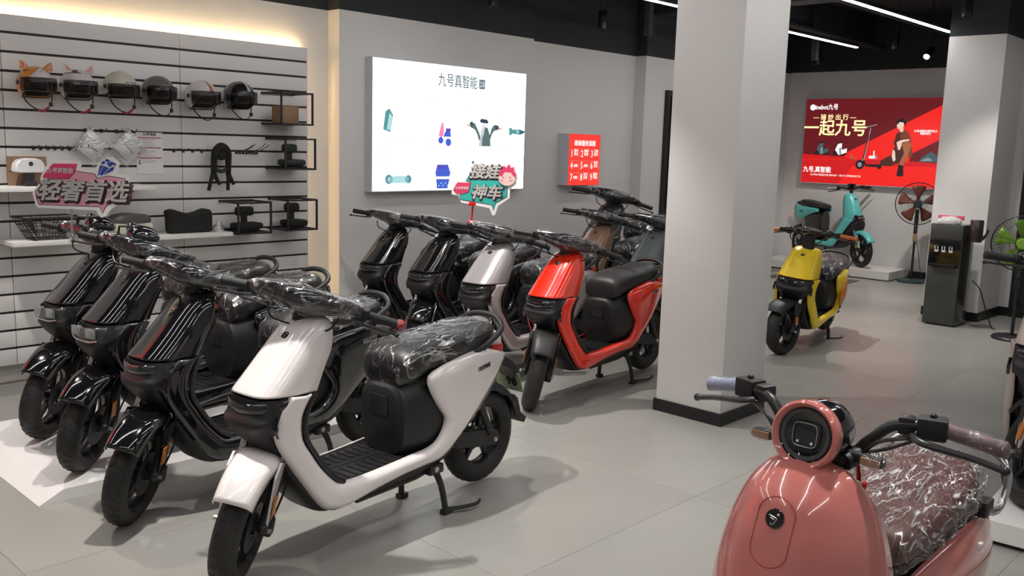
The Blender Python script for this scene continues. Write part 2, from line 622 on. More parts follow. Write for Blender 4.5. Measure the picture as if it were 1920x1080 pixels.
# ================================================================== SLATTED WALL
M['warm_led'] = emis('warm_led_tape', (1, .70, .34), 85)
SP = .1098
TOPZ = 2.196
SV = 5.915
for (x0, x1, lab) in [(.75, 1.868, 'white slatted wall panel at the left picture edge, black grooves'),
                      (1.872, 2.958, 'middle white slatted wall panel carrying cat-eared helmets and shelves'),
                      (2.962, 3.956, 'right white slatted wall panel with black wire frames and two helmets')]:
    t = thing('slatwall_panel', lab, 'wall panel', ((x0 + x1) / 2, SV, 0), 0, 'slatted wall panels')
    W2 = (x1 - x0) / 2
    MB().box(-W2 + .001, W2 - .001, .012, .03, .13, TOPZ - .002).build('groove_backing', M['groove'], t, smooth=False)
    me = None
    for k in range(19):
        z1 = TOPZ - k * SP
        z0 = z1 - SP + (.0145 if k < 18 else 0)
        if me is None:
            o = MB().box(-W2, W2, 0, .014, -(SP - .0145), 0, .0015).build('slat', M['slat'], t)
            me = o.data
        else:
            o = bpy.data.objects.new('slat', me)
            COL.objects.link(o)
            o.parent = t
        o.location = (0, 0, z1)
led = thing('led_tape', 'warm white led tape glowing along the top and end of the slatted wall', 'light', (2.35, 5.975, TOPZ))
MB().box(-1.55, 1.57, -.008, .008, -.032, -.022).build('top_tape', M['warm_led'], led)
MB().box(1.57, 1.58, -.005, .012, -2.0, -.022).build('end_tape', emis('warm_led_dim', (1, .66, .3), 14), led)

# ------------------------------------------------------------------ wall shelves


def shelf(x0, x1, z, label, depth=.25):
    o = MB().box(x0, x1, SV - depth, SV, z - .028, z, .004).build('wall_shelf', M['shelf'])
    tag(o, label, 'shelf', 'white shelves on the slatted wall')


shelf(1.47, 2.66, 1.212, 'white shelf holding the white headlight unit and cardboard, behind the pink sign')
shelf(1.80, 2.225, .895, 'short white shelf under the black wire basket')
shelf(2.42, 3.185, .892, 'white shelf with the black cushion-shaped bag', .255)

# ------------------------------------------------------------------ helmets


def helmet(x, z, label, shell, lining, style, rz=.1, r=.103, strap=None):
    t = thing('helmet', label, 'helmet', (x, SV - .135, z - .09), rz, 'helmets hung in a row')
    H = .09
    # open-face shell: sphere cut by a forward opening (front is -y)
    n, mrow = 28, 14
    b = MB()
    rows = []
    for i in range(mrow + 1):
        ph = PI * .5 * (i / mrow) * 1.0
        row = []
        for k in range(n):
            th = 2 * PI * k / n
            front = max(0, math.cos(th)) ** 1.5
            # lower limit of elevation: front edge high, back/sides low
            lo = -.78 + (1.02 if style != 'full' else .95) * front ** .8 if True else 0
            if style == 'half':
                lo = -.35 + .45 * front
            el = lo + (PI / 2 - lo) * (i / mrow)
            rr = r * (1.0 if el > -.2 else 1.0 + .05 * (el + .2))
            row.append((rr * math.cos(el) * math.sin(th) * .96, -rr * 1.1 * math.cos(el) * math.cos(th), H + rr * math.sin(el)))
        rows.append(row)
    b.loft(rows, cap=False)
    o = b.build('shell', shell, t)
    sm = o.modifiers.new('thick', 'SOLIDIFY')
    sm.thickness = .006
    # lining
    b = MB()
    rows = []
    for i in range(9):
        el = -.72 + (PI / 2 + .72) * i / 8
        rows.append([(r * .9 * math.cos(el) * math.sin(2 * PI * k / 20) * .96, -r * .92 * math.cos(el) * math.cos(2 * PI * k / 20) * (.55 if math.cos(2 * PI * k / 20) > 0 else 1), H + r * .9 * math.sin(el)) for k in range(20)])
    b.loft(rows, cap=False)
    b.build('lining', M['fabric_k'], t)
    # rim
    b = MB()
    b.tube([Vector(p) * 1.0 for p in rows[0]] and [(p[0] * 1.0, p[1] * 1.0, p[2]) for p in [((r) * math.cos(-.78 + 1.02 * max(0, math.cos(2 * PI * k / n)) ** 1.2) * math.sin(2 * PI * k / n) * .96, -r * 1.1 * math.cos(-.78 + 1.02 * max(0, math.cos(2 * PI * k / n)) ** 1.2) * math.cos(2 * PI * k / n), H + r * math.sin(-.78 + 1.02 * max(0, math.cos(2 * PI * k / n)) ** 1.2)) for k in range(n)]], .0045, 6, closed=True)
    if style != 'half':
        b.build('edge_trim', M['skirting'], t)
    # visor
    b = MB()
    rows = []
    zt, zb = (.32, -.42) if style != 'half' else (.2, -.5)
    for i in range(7):
        el = zt + (zb - zt) * i / 6
        rows.append([(r * 1.1 * math.cos(el * .7) * math.sin(-1.25 + 2.5 * k / 16), -r * 1.22 * math.cos(el * .7) * math.cos(-1.25 + 2.5 * k / 16), H + r * 1.1 * math.sin(el)) for k in range(17)])
    b.loft(rows, cap=False, close=False)
    v = b.build('visor', M['visor'], t)
    sm = v.modifiers.new('thick', 'SOLIDIFY')
    sm.thickness = .002
    # visor pivots, chin strap, buckle
    for sx in (-1, 1):
        b = MB()
        b.lathe([(0, .006), (.012, .006), (.014, 0)], frame((sx * r * 1.0, -.01, H + .005), (0, 1, 0), (0, 0, 1)) if sx > 0 else frame((sx * r * 1.0, -.01, H + .005), (0, -1, 0), (0, 0, 1)), 12)
        b.build('visor_pivot', M['skirting'], t)
    b = MB()
    b.tube([(-.082, -.01, H - .04), (-.078, -.03, H - .09), (-.04, -.05, H - .135), (.01, -.055, H - .15), (.05, -.05, H - .125), (.078, -.03, H - .08), (.082, -.01, H - .04)], .0055, 6, 4, flat=.5)
    b.build('chin_strap', M['fabric_k'], t)
    if strap:
        b = MB()
        b.tube([(-.02, -.053, H - .146), (.01, -.056, H - .152), (.045, -.05, H - .132)], .008, 6, 3)
        b.build('strap_pad', strap, t)
    b = MB()
    b.box(.05, .068, -.06, -.045, H - .125, H - .10, .003)
    b.build('buckle', M['skirting'], t)
    MB().tube([(0, .03, H + .03), (0, .10, H + .045), (0, .125, H + .06)], .004, 5).build('wall_hook', M['black_steel'], t)
    return t, H, r


M['visor'] = film('smoked_visor', (.42, .40, .40), .02, 3, .05, .05)
M['h_orange'] = mat('orange_helmet_shell', (.62, .26, .05), .3, coat=.6)
M['h_white'] = mat('white_helmet_shell', (.62, .57, .57), .3, coat=.6)
M['h_cream'] = mat('cream_helmet_shell', (.52, .50, .42), .4, coat=.3)
M['h_grey'] = mat('grey_helmet_shell', (.13, .12, .105), .4, coat=.3)
M['h_black'] = mat('black_helmet_shell', (.01, .01, .012), .2, coat=.8)
M['h_pink'] = mat('pink_ear', (.62, .25, .22), .5)
M['h_brown'] = mat('brown_marking', (.09, .045, .05), .5)
M['maroon'] = mat('maroon_pad', (.25, .02, .035), .7)


def patch(t, H, r, name, m, th0, th1, el0, el1, n=10, off=1.012, taper=0):
    b = MB()
    rows = []
    for i in range(n + 1):
        f = i / n
        el = el0 + (el1 - el0) * f
        h = (1 - taper * f)
        rows.append([(r * off * math.cos(el) * math.sin(c) * .96, -r * 1.1 * off * math.cos(el) * math.cos(c), H + r * off * math.sin(el)) for c in [((th0 + th1) / 2 + (th1 - th0) / 2 * h * (-1 + 2 * k / 6)) for k in range(7)]])
    b.loft(rows, cap=False, close=False)
    o = b.build(name, m, t)
    sm = o.modifiers.new('thick', 'SOLIDIFY')
    sm.thickness = .0015
    return o


def ears(t, H, r, m, inner):
    for sx in (-1, 1):
        b = MB()
        base = Vector((sx * .058, -.02, H + r * .78))
        tip = Vector((sx * .088, -.015, H + r * 1.28))
        rings = []
        for i in range(5):
            f = i / 4
            c = base.lerp(tip, f)
            s_ = (1 - f) ** .8 * .036 + .002
            rings.append([(c.x + s_ * math.cos(2 * PI * k / 12), c.y + s_ * .45 * math.sin(2 * PI * k / 12), c.z) for k in range(12)])
        b.loft(rings)
        e = b.build('ear', m, t)
        b = MB()
        b.prism([(-.016, .012), (.016, .012), (.004 * sx, .046)], lambda a, c, d: base + Vector((a + sx * c * .35, -.02 + c * .28 + d, c)), 0, -.002)
        b.build('inner_ear', inner, e)


t, H, r = helmet(2.004, 1.80, 'orange and white cat-eared helmet, leftmost on the slatted wall', M['h_orange'], None, 'open', .12, strap=M['maroon'])
ears(t, H, r, M['h_orange'], M['h_pink'])
patch(t, H, r, 'white_face', M['h_white'], -.9, .9, .30, 1.05, taper=.8)
for sx in (-.28, .28):
    patch(t, H, r, 'eye', M['ink'], sx - .05, sx + .05, .95, 1.02, 4, 1.016)
patch(t, H, r, 'nose', M['h_brown'], -.05, .05, .74, .78, 4, 1.018)
t, H, r = helmet(2.241, 1.80, 'white cat-eared helmet with dark left ear, second from the left', M['h_white'], None, 'open', .12, strap=M['maroon'])
ears(t, H, r, M['h_white'], M['h_pink'])
patch(t, H, r, 'dark_patch', M['h_brown'], -1.35, -.3, .85, 1.25, taper=.5)
for sx in (-.28, .28):
    patch(t, H, r, 'eye', M['ink'], sx - .05, sx + .05, .80, .85, 4, 1.016)
t, H, r = helmet(2.498, 1.81, 'cream half helmet with dark visor, third from the left', M['h_cream'], None, 'half', .15, strap=M['maroon'])
for k in range(3):
    patch(t, H, r, 'vent', M['ink'], -.3 + k * .32, -.08 + k * .32, .28, .33, 3, 1.02)
helmet(2.741, 1.80, 'plain grey open helmet, fourth in the row', M['h_grey'], None, 'open', .15)
t, H, r = helmet(3.039, 1.785, 'white open helmet with a tan centre stripe', M['h_white'], None, 'full', .15, r=.108)
patch(t, H, r, 'tan_stripe', mat('tan_stripe', (.33, .17, .09), .4), -.14, .14, .25, 1.5, 10)
t, H, r = helmet(3.313, 1.80, 'glossy black open helmet with a pale centre stripe, rightmost in the row', M['h_black'], None, 'full', .15, r=.108)
patch(t, H, r, 'pale_stripe', mat('pale_stripe', (.38, .40, .42), .4), -.14, .14, .3, 1.5, 10)

# ------------------------------------------------------------------ wire frames with child seats


def wire_frame(x0, x1, z0, z1, label, d=.255, panel=False):
    t = thing('wire_frame_bracket', label, 'bracket', ((x0 + x1) / 2, SV, z0), 0, 'black wire frames on the slatted wall')
    w_, h = (x1 - x0) / 2, z1 - z0
    q = .006
    for x in (-w_, w_):
        for z in (0, h):
            MB().box(x - q, x + q, -d, 0, z - q, z + q).build('arm', M['black_steel'], t, smooth=False)
    b = MB()
    for z in (0, h):
        b.box(-w_ - q, w_ + q, -d - q, -d + q, z - q, z + q)
    for x in (-w_, w_):
        b.box(x - q, x + q, -d - q, -d + q, 0, h)
    b.build('front_frame', M['black_steel'], t, smooth=False)
    for z in (0, h):
        MB().box(-w_ - q, w_ + q, -.012, 0, z - .008, z + .008).build('wall_rail', M['black_steel'], t, smooth=False)
    if panel:
        MB().box(-w_, w_, -d, 0, -.006, .0).build('tray', M['black_steel'], t, smooth=False)
    return t


wire_frame(3.57, 3.825, 1.633, 1.85, 'black wire frame holding the small cardboard box, topmost', panel=True)
wire_frame(3.60, 3.846, 1.317, 1.53, 'black wire frame with dark child seat, second from the top', panel=True)
wire_frame(3.225, 3.477, .875, 1.086, 'black wire frame with a child seat, lower left of the two', panel=True)
wire_frame(3.615, 3.858, .882, 1.095, 'black wire frame with a child seat, lowest at the wall end', panel=True)
bx = thing('cardboard_box', 'small brown cardboard box standing in the top wire frame', 'box', (3.67, 5.765, 1.6345))
MB().box(-.075, .07, -.06, .06, .0, .125, .002).build('carton', M['card'], bx)
MB().box(-.076, .071, -.012, .012, .1245, .1262).build('tape', M['card'], bx)


def child_seat(x, y, z, label, rz=0, w_=.10, tall=.15, m='fabric_k'):
    t = thing('child_seat', label, 'seat', (x, y, z), rz, 'padded child seats in the wire frames')
    b = MB()
    b.box(-w_, w_, -.065, .065, .015, .062, .022)
    b.build('seat_pad', M[m], t)
    b = MB()
    b.box(-.022, .022, .02, .045, .05, tall - .03, .008)
    b.build('back_post', M['matte'], t)
    b = MB()
    b.box(-w_ * .68, w_ * .68, .0, .055, tall - .055, tall + .012, .024)
    b.build('backrest', M[m], t)
    b = MB()
    b.box(-w_ * .8, w_ * .8, -.04, .04, .0, .016, .004)
    b.build('base_plate', M['matte'], t)


M['green_k'] = mat('dark_green_vinyl', (.012, .02, .015), .6)
child_seat(3.72, 5.77, 1.323, 'dark green padded child seat in the second wire frame', .05, .085, .16, 'green_k')
child_seat(3.35, 5.77, .881, 'black padded child seat in the lower left wire frame', .05, .10, .16)
child_seat(3.735, 5.77, .888, 'black padded child seat in the lowest wire frame at the wall end', .05, .085, .17)

# hanging four-legged black child backrest
t = thing('backrest_pad', 'black four-legged padded backrest hanging on a slatwall hook', 'backrest', (3.2, SV - .07, 1.30))
b = MB()
b.tube([(-.05, 0, -.03), (-.052, -.01, .06), (-.045, -.02, .13), (0, -.022, .165), (.045, -.02, .13), (.055, -.01, .06), (.06, 0, -.03)], [.022, .026, .030, .034, .030, .026, .02], 10, 5, flat=.8)
b.ball((0, -.015, .12), .05, .022, .05)
b.build('pad', M['fabric_k'], t)
for a, e, f in [(-.052, -.098, -.02), (-.05, -.015, .01), (.058, .045, .005), (.058, .092, -.01)]:
    MB().tube([(a, 0, -.02), (a + (e - a) * .5, -.01, -.06), (e, -.015, -.095 - (.04 if e in (-.098, .045) else 0))], [.018, .013, .012], 8, 4).build('leg', M['fabric_k'], t)
MB().tube([(-.04, 0, .01), (0, -.01, -.005), (.05, 0, .01)], .014, 8, 3).build('cross_pad', M['green_k'], t)

# hook rails with small hooks
for (x0, x1, z, n, lab) in [(2.02, 2.31, 1.432, 8, 'row of small black hooks left of the pink sign'),
                            (2.90, 3.10, 1.43, 4, 'row of small black hooks left of the hanging backrest'),
                            (3.36, 3.52, 1.425, 7, 'cluster of long black wire hooks right of the hanging backrest'),
                            (2.33, 2.62, 1.545, 4, 'two pairs of hooks holding the clear bags')]:
    t = thing('wall_hooks', lab, 'hooks', ((x0 + x1) / 2, SV, z), 0, 'slatwall hook sets')
    long_ = 'long' in lab
    random.seed(int(x0 * 100))
    for k in range(n):
        x = -(x1 - x0) / 2 + (x1 - x0) * k / (n - 1)
        L = .15 if long_ else .06
        dz = random.uniform(-.01, .05) if long_ else .0
        MB().tube([(x, 0, 0), (x + .01, -L * .8, dz), (x + .012, -L, dz + .018)], .0028, 5).box(x - .008, x + .008, -.008, 0, -.012, .012).build('hook', M['black_steel'], t)

# clear bags
for (x, lab, rz) in [(2.345, 'square clear plastic packet hanging left, with a white box inside', R(38)), (2.575, 'square clear plastic packet hanging right beside the price sheet', R(50))]:
    t = thing('plastic_packet', lab, 'packet', (x, SV - .045, 1.44), 0, 'clear packets on hooks')
    X = Matrix.Rotation(rz, 4, 'Y')
    MB(X).box(-.085, .085, -.012, .012, -.085, .085, .008).build('film', M['clearpl'], t)
    MB(X).box(-.062, .062, -.008, .008, -.062, .055, .003).build('inner_box', M['paper'], t)
    MB(X).box(-.04, .04, -.0095, -.0085, -.004, .004).build('printed_line', M['h_grey'], t, smooth=False)
    MB().tube([(0, 0, .10), (0, .01, .12)], .02, 8).build('twist', M['clearpl'], t)

# price sheet
t = thing('price_sheet', 'white printed sheet with pink header bars on the slatted wall', 'notice', (2.735, SV - .003, 1.41))
MB().box(-.089, .089, -.002, 0, -.135, .135).build('paper', M['paper'], t, smooth=False)
Xp = frame((0, -.0025, 0), (1, 0, 0), (0, 0, 1))
M['pink_bar'] = mat('pink_bar', (.42, .13, .16), .6)
text('heading', '九号电动', .022, M['ink'], Xp @ Matrix.Translation((0, .121, 0)), t, .0006)
for yy in (.10, .035, -.03):
    sheet('header_bar', rect(-.078, .078, yy - .004, yy + .004), M['pink_bar'], Xp, t, 0)
b = MB()
for k in range(14):
    yy = .088 - k * .0105 - (.012 if k > 5 else 0)
    b.prism(rect(-.05, .04 - .03 * ((k * 7) % 3) / 2, yy, yy + .002), lambda a, c, e: Xp @ Vector((a, c, e)), 0, .0005)
b.build('print_lines', M['h_grey'], t, smooth=False)
for k, yy in enumerate((.07, .005, -.06)):
    text('side_text', ['车\n型', '配\n置', '说\n明'][k], .016, M['ink'], Xp @ Matrix.Translation((-.07, yy, 0)), t)

# headlight accessory + cardboard
t = thing('cardboard_sheet', 'brown cardboard sheet leaning on the wall behind the white lamp unit', 'cardboard', (1.963, SV - .075, 1.212))
MB(Matrix.Rotation(-.06, 4, 'X')).box(-.115, .105, -.004, .004, 0, .17).build('sheet', M['card'], t, smooth=False)
MB(Matrix.Rotation(-.06, 4, 'X')).box(-.115, .105, -.0055, -.004, .08, .083).build('crease', M['h_brown'], t, smooth=False)
t = thing('lamp_unit', 'white dome-topped lamp unit on a black bracket, on the upper shelf', 'lamp unit', (1.94, 5.77, 1.212), .15)
b = MB()
poly = [(-.09, .10), (-.085, .085), (-.06, .078), (.06, .078), (.085, .085), (.09, .10), (.08, .135), (.062, .153), (.03, .162), (-.03, .162), (-.062, .153), (-.08, .135)]
b.prism(poly, lambda a, c, d: Vector((a, d, c)), -.03, .03, .008)
b.build('housing', M['white_pl'], t)
MB().lathe([(0, .002), (.013, .002), (.013, 0)], frame((0, -.03, .13), (1, 0, 0), (0, 0, 1)), 16).build('badge', M['ink'], t)
MB().box(-.024, .024, -.02, .02, .0, .09, .006).box(-.034, .034, -.03, .03, 0, .03, .006).build('bracket', M['matte'], t)

# basket
t = thing('wire_basket', 'black wire basket on the short white shelf', 'basket', (2.03, 5.775, .895), .05)
b = MB()


def rr(w_, d_, z, xo=0):
    return [(xo - w_, -d_, z), (xo + w_, -d_, z), (xo + w_, d_, z), (xo - w_, d_, z)]


b.tube(rr(.165, .095, .135), .006, 6, closed=True)
b.build('top_rim', M['black_steel'], t)
b = MB()
b.tube(rr(.10, .06, .006), .005, 6, closed=True)
b.tube(rr(.125, .075, .05), .003, 5, closed=True)
b.tube(rr(.145, .085, .09), .003, 5, closed=True)
b.build('frame', M['black_steel'], t)
b = MB()
for k in range(7):
    f = -1 + 2 * k / 6
    for sy in (-1, 1):
        b.tube([(f * .10, sy * .06, .006), (f * .165, sy * .095, .135)], .0028, 5)
for k in range(5):
    f = -1 + 2 * k / 4
    for sx in (-1, 1):
        b.tube([(sx * .10, f * .06, .006), (sx * .165, f * .095, .135)], .0028, 5)
    b.tube([(f * .1, -.06, .006), (f * .1, .06, .006)], .0028, 5)
b.build('wires', M['black_steel'], t, kind='stuff')
MB().prism([(-.165, .135), (-.13, .135), (-.10, .03), (-.12, .05)], lambda a, c, d: Vector((a, d, c)), -.098, -.094).build('side_plate', M['matte'], t)
MB().box(-.05, .05, -.098, -.09, .12, .14, .003).build('handle', M['matte'], t)

# top box and bag
t = thing('top_case', 'cream storage case with dark grey lid on the lower shelf', 'case', (2.53, 5.785, .892))
MB().box(-.12, .12, -.085, .085, 0, .085, .02).build('case_body', mat('cream_plastic', (.55, .53, .42), .5), t)
b = MB()
b.loft([[(x * sx_, y * .088, z) for x, y in sel(24, 3)] for z, sx_ in [(.083, .125), (.10, .128), (.12, .12), (.132, .095), (.136, .05)]])
b.build('lid', mat('grey_lid', (.07, .07, .07), .5), t)
t = thing('cushion_bag', 'black wing-topped cushion bag on the lower shelf', 'bag', (2.92, 5.77, .892))
b = MB()
poly = [(-.15, .02), (-.14, .0), (.145, .0), (.157, .02), (.157, .13), (.145, .15), (.11, .158), (.06, .14), (.0, .128), (-.06, .14), (-.12, .16), (-.15, .153), (-.16, .14), (-.152, .11)]
b.prism(poly, lambda a, c, d: Vector((a, d, c)), -.04, .04, .015)
b.build('cushion', M['fabric_k'], t)
MB().tube([(-.15, -.042, .146), (-.06, -.044, .128), (0, -.044, .118), (.06, -.044, .128), (.145, -.042, .142)], .002, 5, 3).build('piping', M['soft'], t)
t = thing('reddish_carton', 'small reddish brown carton partly behind the black cushion bag', 'box', (3.105, 5.86, .892))
MB().box(-.035, .02, -.03, .03, 0, .115, .002).build('carton', mat('red_card', (.20, .09, .07), .8), t)
MB().box(-.036, .021, -.031, .031, .06, .064).build('tape', M['card'], t)
t = thing('clear_bag', 'crumpled clear plastic bag beside the black cushion bag', 'bag', (3.13, 5.76, .892))
b = MB()
rings = []
random.seed(8)
for i in range(6):
    rings.append([(.05 * (1 - i * .14) * c + random.uniform(-.008, .008), .045 * (1 - i * .14) * s_ + random.uniform(-.008, .008), i * .014 + .001) for c, s_ in sel(12, 2)])
b.loft(rings)
b.build('film', M['clearpl'], t)
MB().tube([(0, 0, .07), (.005, 0, .082)], .006, 6).build('knot', M['clearpl'], t)

# ================================================================== LIGHTBOXES AND POSTERS
M['lb_white'] = emis('lightbox_white', (.93, .97, 1), 1.9)
M['alu'] = mat('aluminium_frame', (.62, .64, .68), .45)
M['p_ink'] = emis('backlit_dark_print', (.10, .16, .17), 1)
M['p_grey'] = emis('backlit_grey_print', (.72, .78, .80), 1)
M['p_teal'] = emis('backlit_teal_print', (.10, .30, .32), 1)
M['p_teal2'] = emis('backlit_light_teal_print', (.42, .72, .75), 1)
M['p_blue'] = emis('backlit_blue_print', (.06, .12, .62), 1)
M['p_violet'] = emis('backlit_violet_print', (.14, .05, .42), 1)
M['p_pinkp'] = emis('backlit_pink_print', (.9, .25, .45), 1)
M['p_orange'] = emis('backlit_orange_print', (.85, .45, .2), 1)
M['p_navy'] = emis('backlit_navy_print', (.03, .05, .08), 1)

lb = thing('lightbox_sign', 'large white glowing lightbox with small product pictures on the left wall', 'lightbox', (5.31, 5.86, 1.655))
MB().box(-.87, .87, -.09, 0, -.52, .52, .002).build('frame', M['alu'], lb, smooth=False)
MB().box(-.862, .862, -.0925, -.0895, -.512, .512).build('glowing_face', M['lb_white'], lb, smooth=False)
XL = frame((0, -.093, 0), (1, 0, 0), (0, 0, 1))


def at(x, y):
    return XL @ Matrix.Translation((x, y, 0))


text('title', '九号真智能', .115, M['p_ink'], at(.03, .385), lb, .0012, sx=.78)
sheet('title_box', rect(.275, .345, .345, .425), M['p_ink'], XL, lb)
text('title_number', '2.0', .07, M['p_grey'], at(.31, .383) @ Matrix.Translation((0, 0, .0007)), lb, .001, sx=.6)
# battery picture
sheet('battery_picture', [(-.76, -.03), (-.69, -.05), (-.66, .08), (-.70, .135), (-.74, .11)], M['p_teal'], XL, lb)
sheet('battery_highlight', [(-.725, -.03), (-.69, -.035), (-.665, .07), (-.70, .10)], M['p_teal2'], XL, lb, .0008)
# small scooter picture
for p, m_ in [(circ(-.155, -.10, .028), 'p_blue'), (circ(-.07, -.115, .032), 'p_blue'), ([(-.18, -.06), (-.15, .04), (-.13, .05), (-.12, -.05), (-.15, -.08)], 'p_pinkp'), ([(-.13, -.07), (-.04, -.07), (-.05, -.02), (-.10, -.02)], 'p_blue'), (rect(-.10, -.045, -.02, 0), 'p_violet')]:
    sheet('scooter_picture', p, M[m_], XL, lb)
# handlebar picture
for p, m_ in [([(.29, -.14), (.43, -.14), (.42, -.05), (.39, .02), (.34, .03), (.31, -.03)], 'p_ink'), ([(.29, -.14), (.32, -.14), (.35, .0), (.37, .05), (.33, .05), (.30, -.02)], 'p_grey'),
              ([(.17, .055), (.235, .055), (.25, .03), (.29, -.03), (.31, -.09), (.285, -.09), (.265, -.04), (.235, .0), (.18, .02)], 'p_ink'), ([(.53, .04), (.47, .05), (.44, .02), (.42, -.03), (.41, -.08), (.425, -.08), (.445, -.03), (.47, -.005), (.53, .01)], 'p_ink'),
              (circ(.195, .045, .022), 'p_navy'), (circ(.495, .025, .022), 'p_navy'), ([(.29, .075), (.31, .095), (.38, .09), (.40, .065), (.38, .055), (.31, .06)], 'p_navy'),
              (rect(.14, .175, .025, .042), 'p_orange'), (rect(.525, .56, .008, .025), 'p_orange')]:
    sheet('handlebar_picture', p, M[m_], XL, lb)
# scooter from above
for p, m_ in [([(.66, .03), (.69, .03), (.70, .015), (.80, .02), (.88, 0), (.84, -.02), (.80, -.03), (.70, -.02), (.69, -.035), (.66, -.035)], 'p_teal'), (circ(.765, -.003, .018), 'p_teal2'), ([(.80, .012), (.86, .0), (.80, -.022)], 'p_navy')]:
    sheet('top_view_picture', p, M[m_], XL, lb)
# bottom row
for p, m_ in [(circ(-.70, -.42, .038), 'p_teal'), (circ(-.50, -.42, .034), 'p_teal'), ([(-.70, -.45), (-.50, -.45), (-.50, -.40), (-.58, -.39), (-.70, -.40)], 'p_teal2'), (circ(-.70, -.42, .018), 'p_grey'),
              ([(-.21, -.37), (-.19, -.30), (-.07, -.30), (-.04, -.37), (-.05, -.40), (-.20, -.40)], 'p_blue'), ([(-.185, -.305), (-.075, -.305), (-.06, -.335), (-.19, -.335)], 'p_violet'),
              ([(-.20, -.42), (-.05, -.42), (-.07, -.5), (-.19, -.5)], 'p_blue'), (circ(.22, -.28, .014), 'p_ink'), ([(.25, -.37), (.30, -.35), (.35, -.33), (.34, -.36)], 'p_ink'), (circ(.78, -.37, .012), 'p_ink')]:
    sheet('product_picture', p, M[m_], XL, lb, .0002)
for k in range(5):
    sheet('product_picture', rect(-.175 + k * .024, -.162 + k * .024, -.48 + (k % 2) * .02, -.47 + (k % 2) * .02), M['p_teal2'], XL, lb, .0009)
b = MB()
random.seed(2)
for (x, y, n, w_) in [(-.62, -.13, 9, .02), (-.70, -.20, 3, .03), (-.70, -.24, 3, .03), (-.70, -.28, 3, .03), (-.25, .20, 4, .02), (-.22, -.13, 3, .02), (.20, .17, 3, .02), (.20, -.15, 3, .02), (.62, .13, 2, .02), (.66, -.15, 4, .02), (.60, -.24, 4, .015)]:
    for k in range(n):
        xx = x + k * w_ * 1.2 - .08
        b.prism(rect(xx, xx + w_ * .7, y - .004, y + .004), lambda a, c, e: XL @ Vector((a, c, e)), 0, .0005)
b.build('caption_print', M['p_grey'], lb, smooth=False, kind='stuff')

# red procedure sign
M['sign_red'] = emis('backlit_red', (.93, .045, .03), .95)
M['sign_white'] = emis('backlit_white_letter', (1, .85, .83), 1.0)
M['sign_line'] = emis('backlit_pale_line', (1, .3, .26), .9)
fs = thing('procedure_lightbox', 'small red lightbox with nine numbered white steps', 'lightbox', (7.12, 5.97, 1.41))
MB().box(-.245, .245, -.14, 0, -.252, .252, .002).build('frame', M['alu'], fs, smooth=False)
MB().box(-.242, .242, -.1425, -.14, -.249, .249).build('glowing_face', M['sign_red'], fs, smooth=False)
XF = frame((0, -.143, 0), (1, 0, 0), (0, 0, 1))
text('heading', '维修服务流程', .058, M['sign_white'], XF @ Matrix.Translation((0, .158, 0)), fs, .0016, sx=.95)
steps = [('1', '接车\n登记'), ('2', '检测\n检查'), ('3', '方案\n报价'), ('4', '维修'), ('5', '质检'), ('6', '试驾\n交付'), ('7', '结账'), ('8', '交车\n送客'), ('9', '跟踪\n问候')]
for k, (n_, s_) in enumerate(steps):
    x = -.155 + (k % 3) * .155
    y = .055 - (k // 3) * .115
    b = MB()
    for p in (rect(x - .07, x + .07, y + .046, y + .049), rect(x + .068, x + .071, y - .035, y + .049)):
        b.prism(p, lambda a, c, e: XF @ Vector((a, c, e)), 0, .0006)
    b.build('step_outline', M['sign_line'], fs, smooth=False)
    text('step_number', n_, .095, M['sign_white'], XF @ Matrix.Translation((x - .042, y, 0)), fs, .001, sx=.75)
    text('step_text', s_, .032, M['sign_white'], XF @ Matrix.Translation((x + .022, y + (.014 if '\n' in s_ else 0), 0)), fs, .0008)

# big red poster lightbox on the back wall (faces -u)
M['po_red'] = emis('poster_red', (.55, .006, .012), 1)
M['po_dark'] = emis('poster_dark_red', (.13, .008, .012), 1)
M['po_bright'] = emis('poster_bright_red', (.86, .016, .012), 1)
M['po_floor'] = emis('poster_floor_red', (.60, .010, .012), 1)
M['po_cream'] = emis('poster_cream', (1, .82, .42), 1.1)
M['po_white'] = emis('poster_white', (1, .95, .93), 1.1)
M['po_skin'] = emis('poster_skin', (.80, .58, .48), 1)
M['po_hair'] = emis('poster_hair', (.015, .01, .01), 1)
M['po_shirt'] = emis('poster_shirt', (.18, .045, .02), 1)
M['po_shirt2'] = emis('poster_shirt_dark', (.07, .015, .012), 1)
M['po_trouser'] = emis('poster_trouser', (.36, .12, .055), 1)
M['po_trouser2'] = emis('poster_trouser_dark', (.07, .02, .014), 1)
M['po_black'] = emis('poster_black', (.012, .01, .014), 1)
M['po_steel'] = emis('poster_steel', (.25, .27, .30), 1)
M['po_slate'] = emis('poster_slate', (.05, .10, .12), 1)
po = thing('poster_lightbox', 'large red glowing poster of a seated person and kick scooter', 'lightbox', (UB, 5.01, 1.71), -PI / 2)
# local: x to the right as seen, -y towards the room
PW, PH = .905, .568
MB().box(-PW, PW, -.08, 0, -PH, PH, .003).build('frame', M['alu'], po, smooth=False)
XP = frame((0, -.081, 0), (1, 0, 0), (0, 0, 1))


def P_(poly):  # poster fractions (0..1, 0..1 from top left) -> metres
    return [(-PW + .01 + x * (2 * PW - .02), PH - .01 - y * (2 * PH - .02)) for x, y in poly]


def ps(name, poly, m_, d=0.0):
    return sheet(name, P_(poly), M[m_], XP, po, d, .0006)


def pt(x, y):
    q = P_([(x, y)])[0]
    return XP @ Matrix.Translation((q[0], q[1], .004))


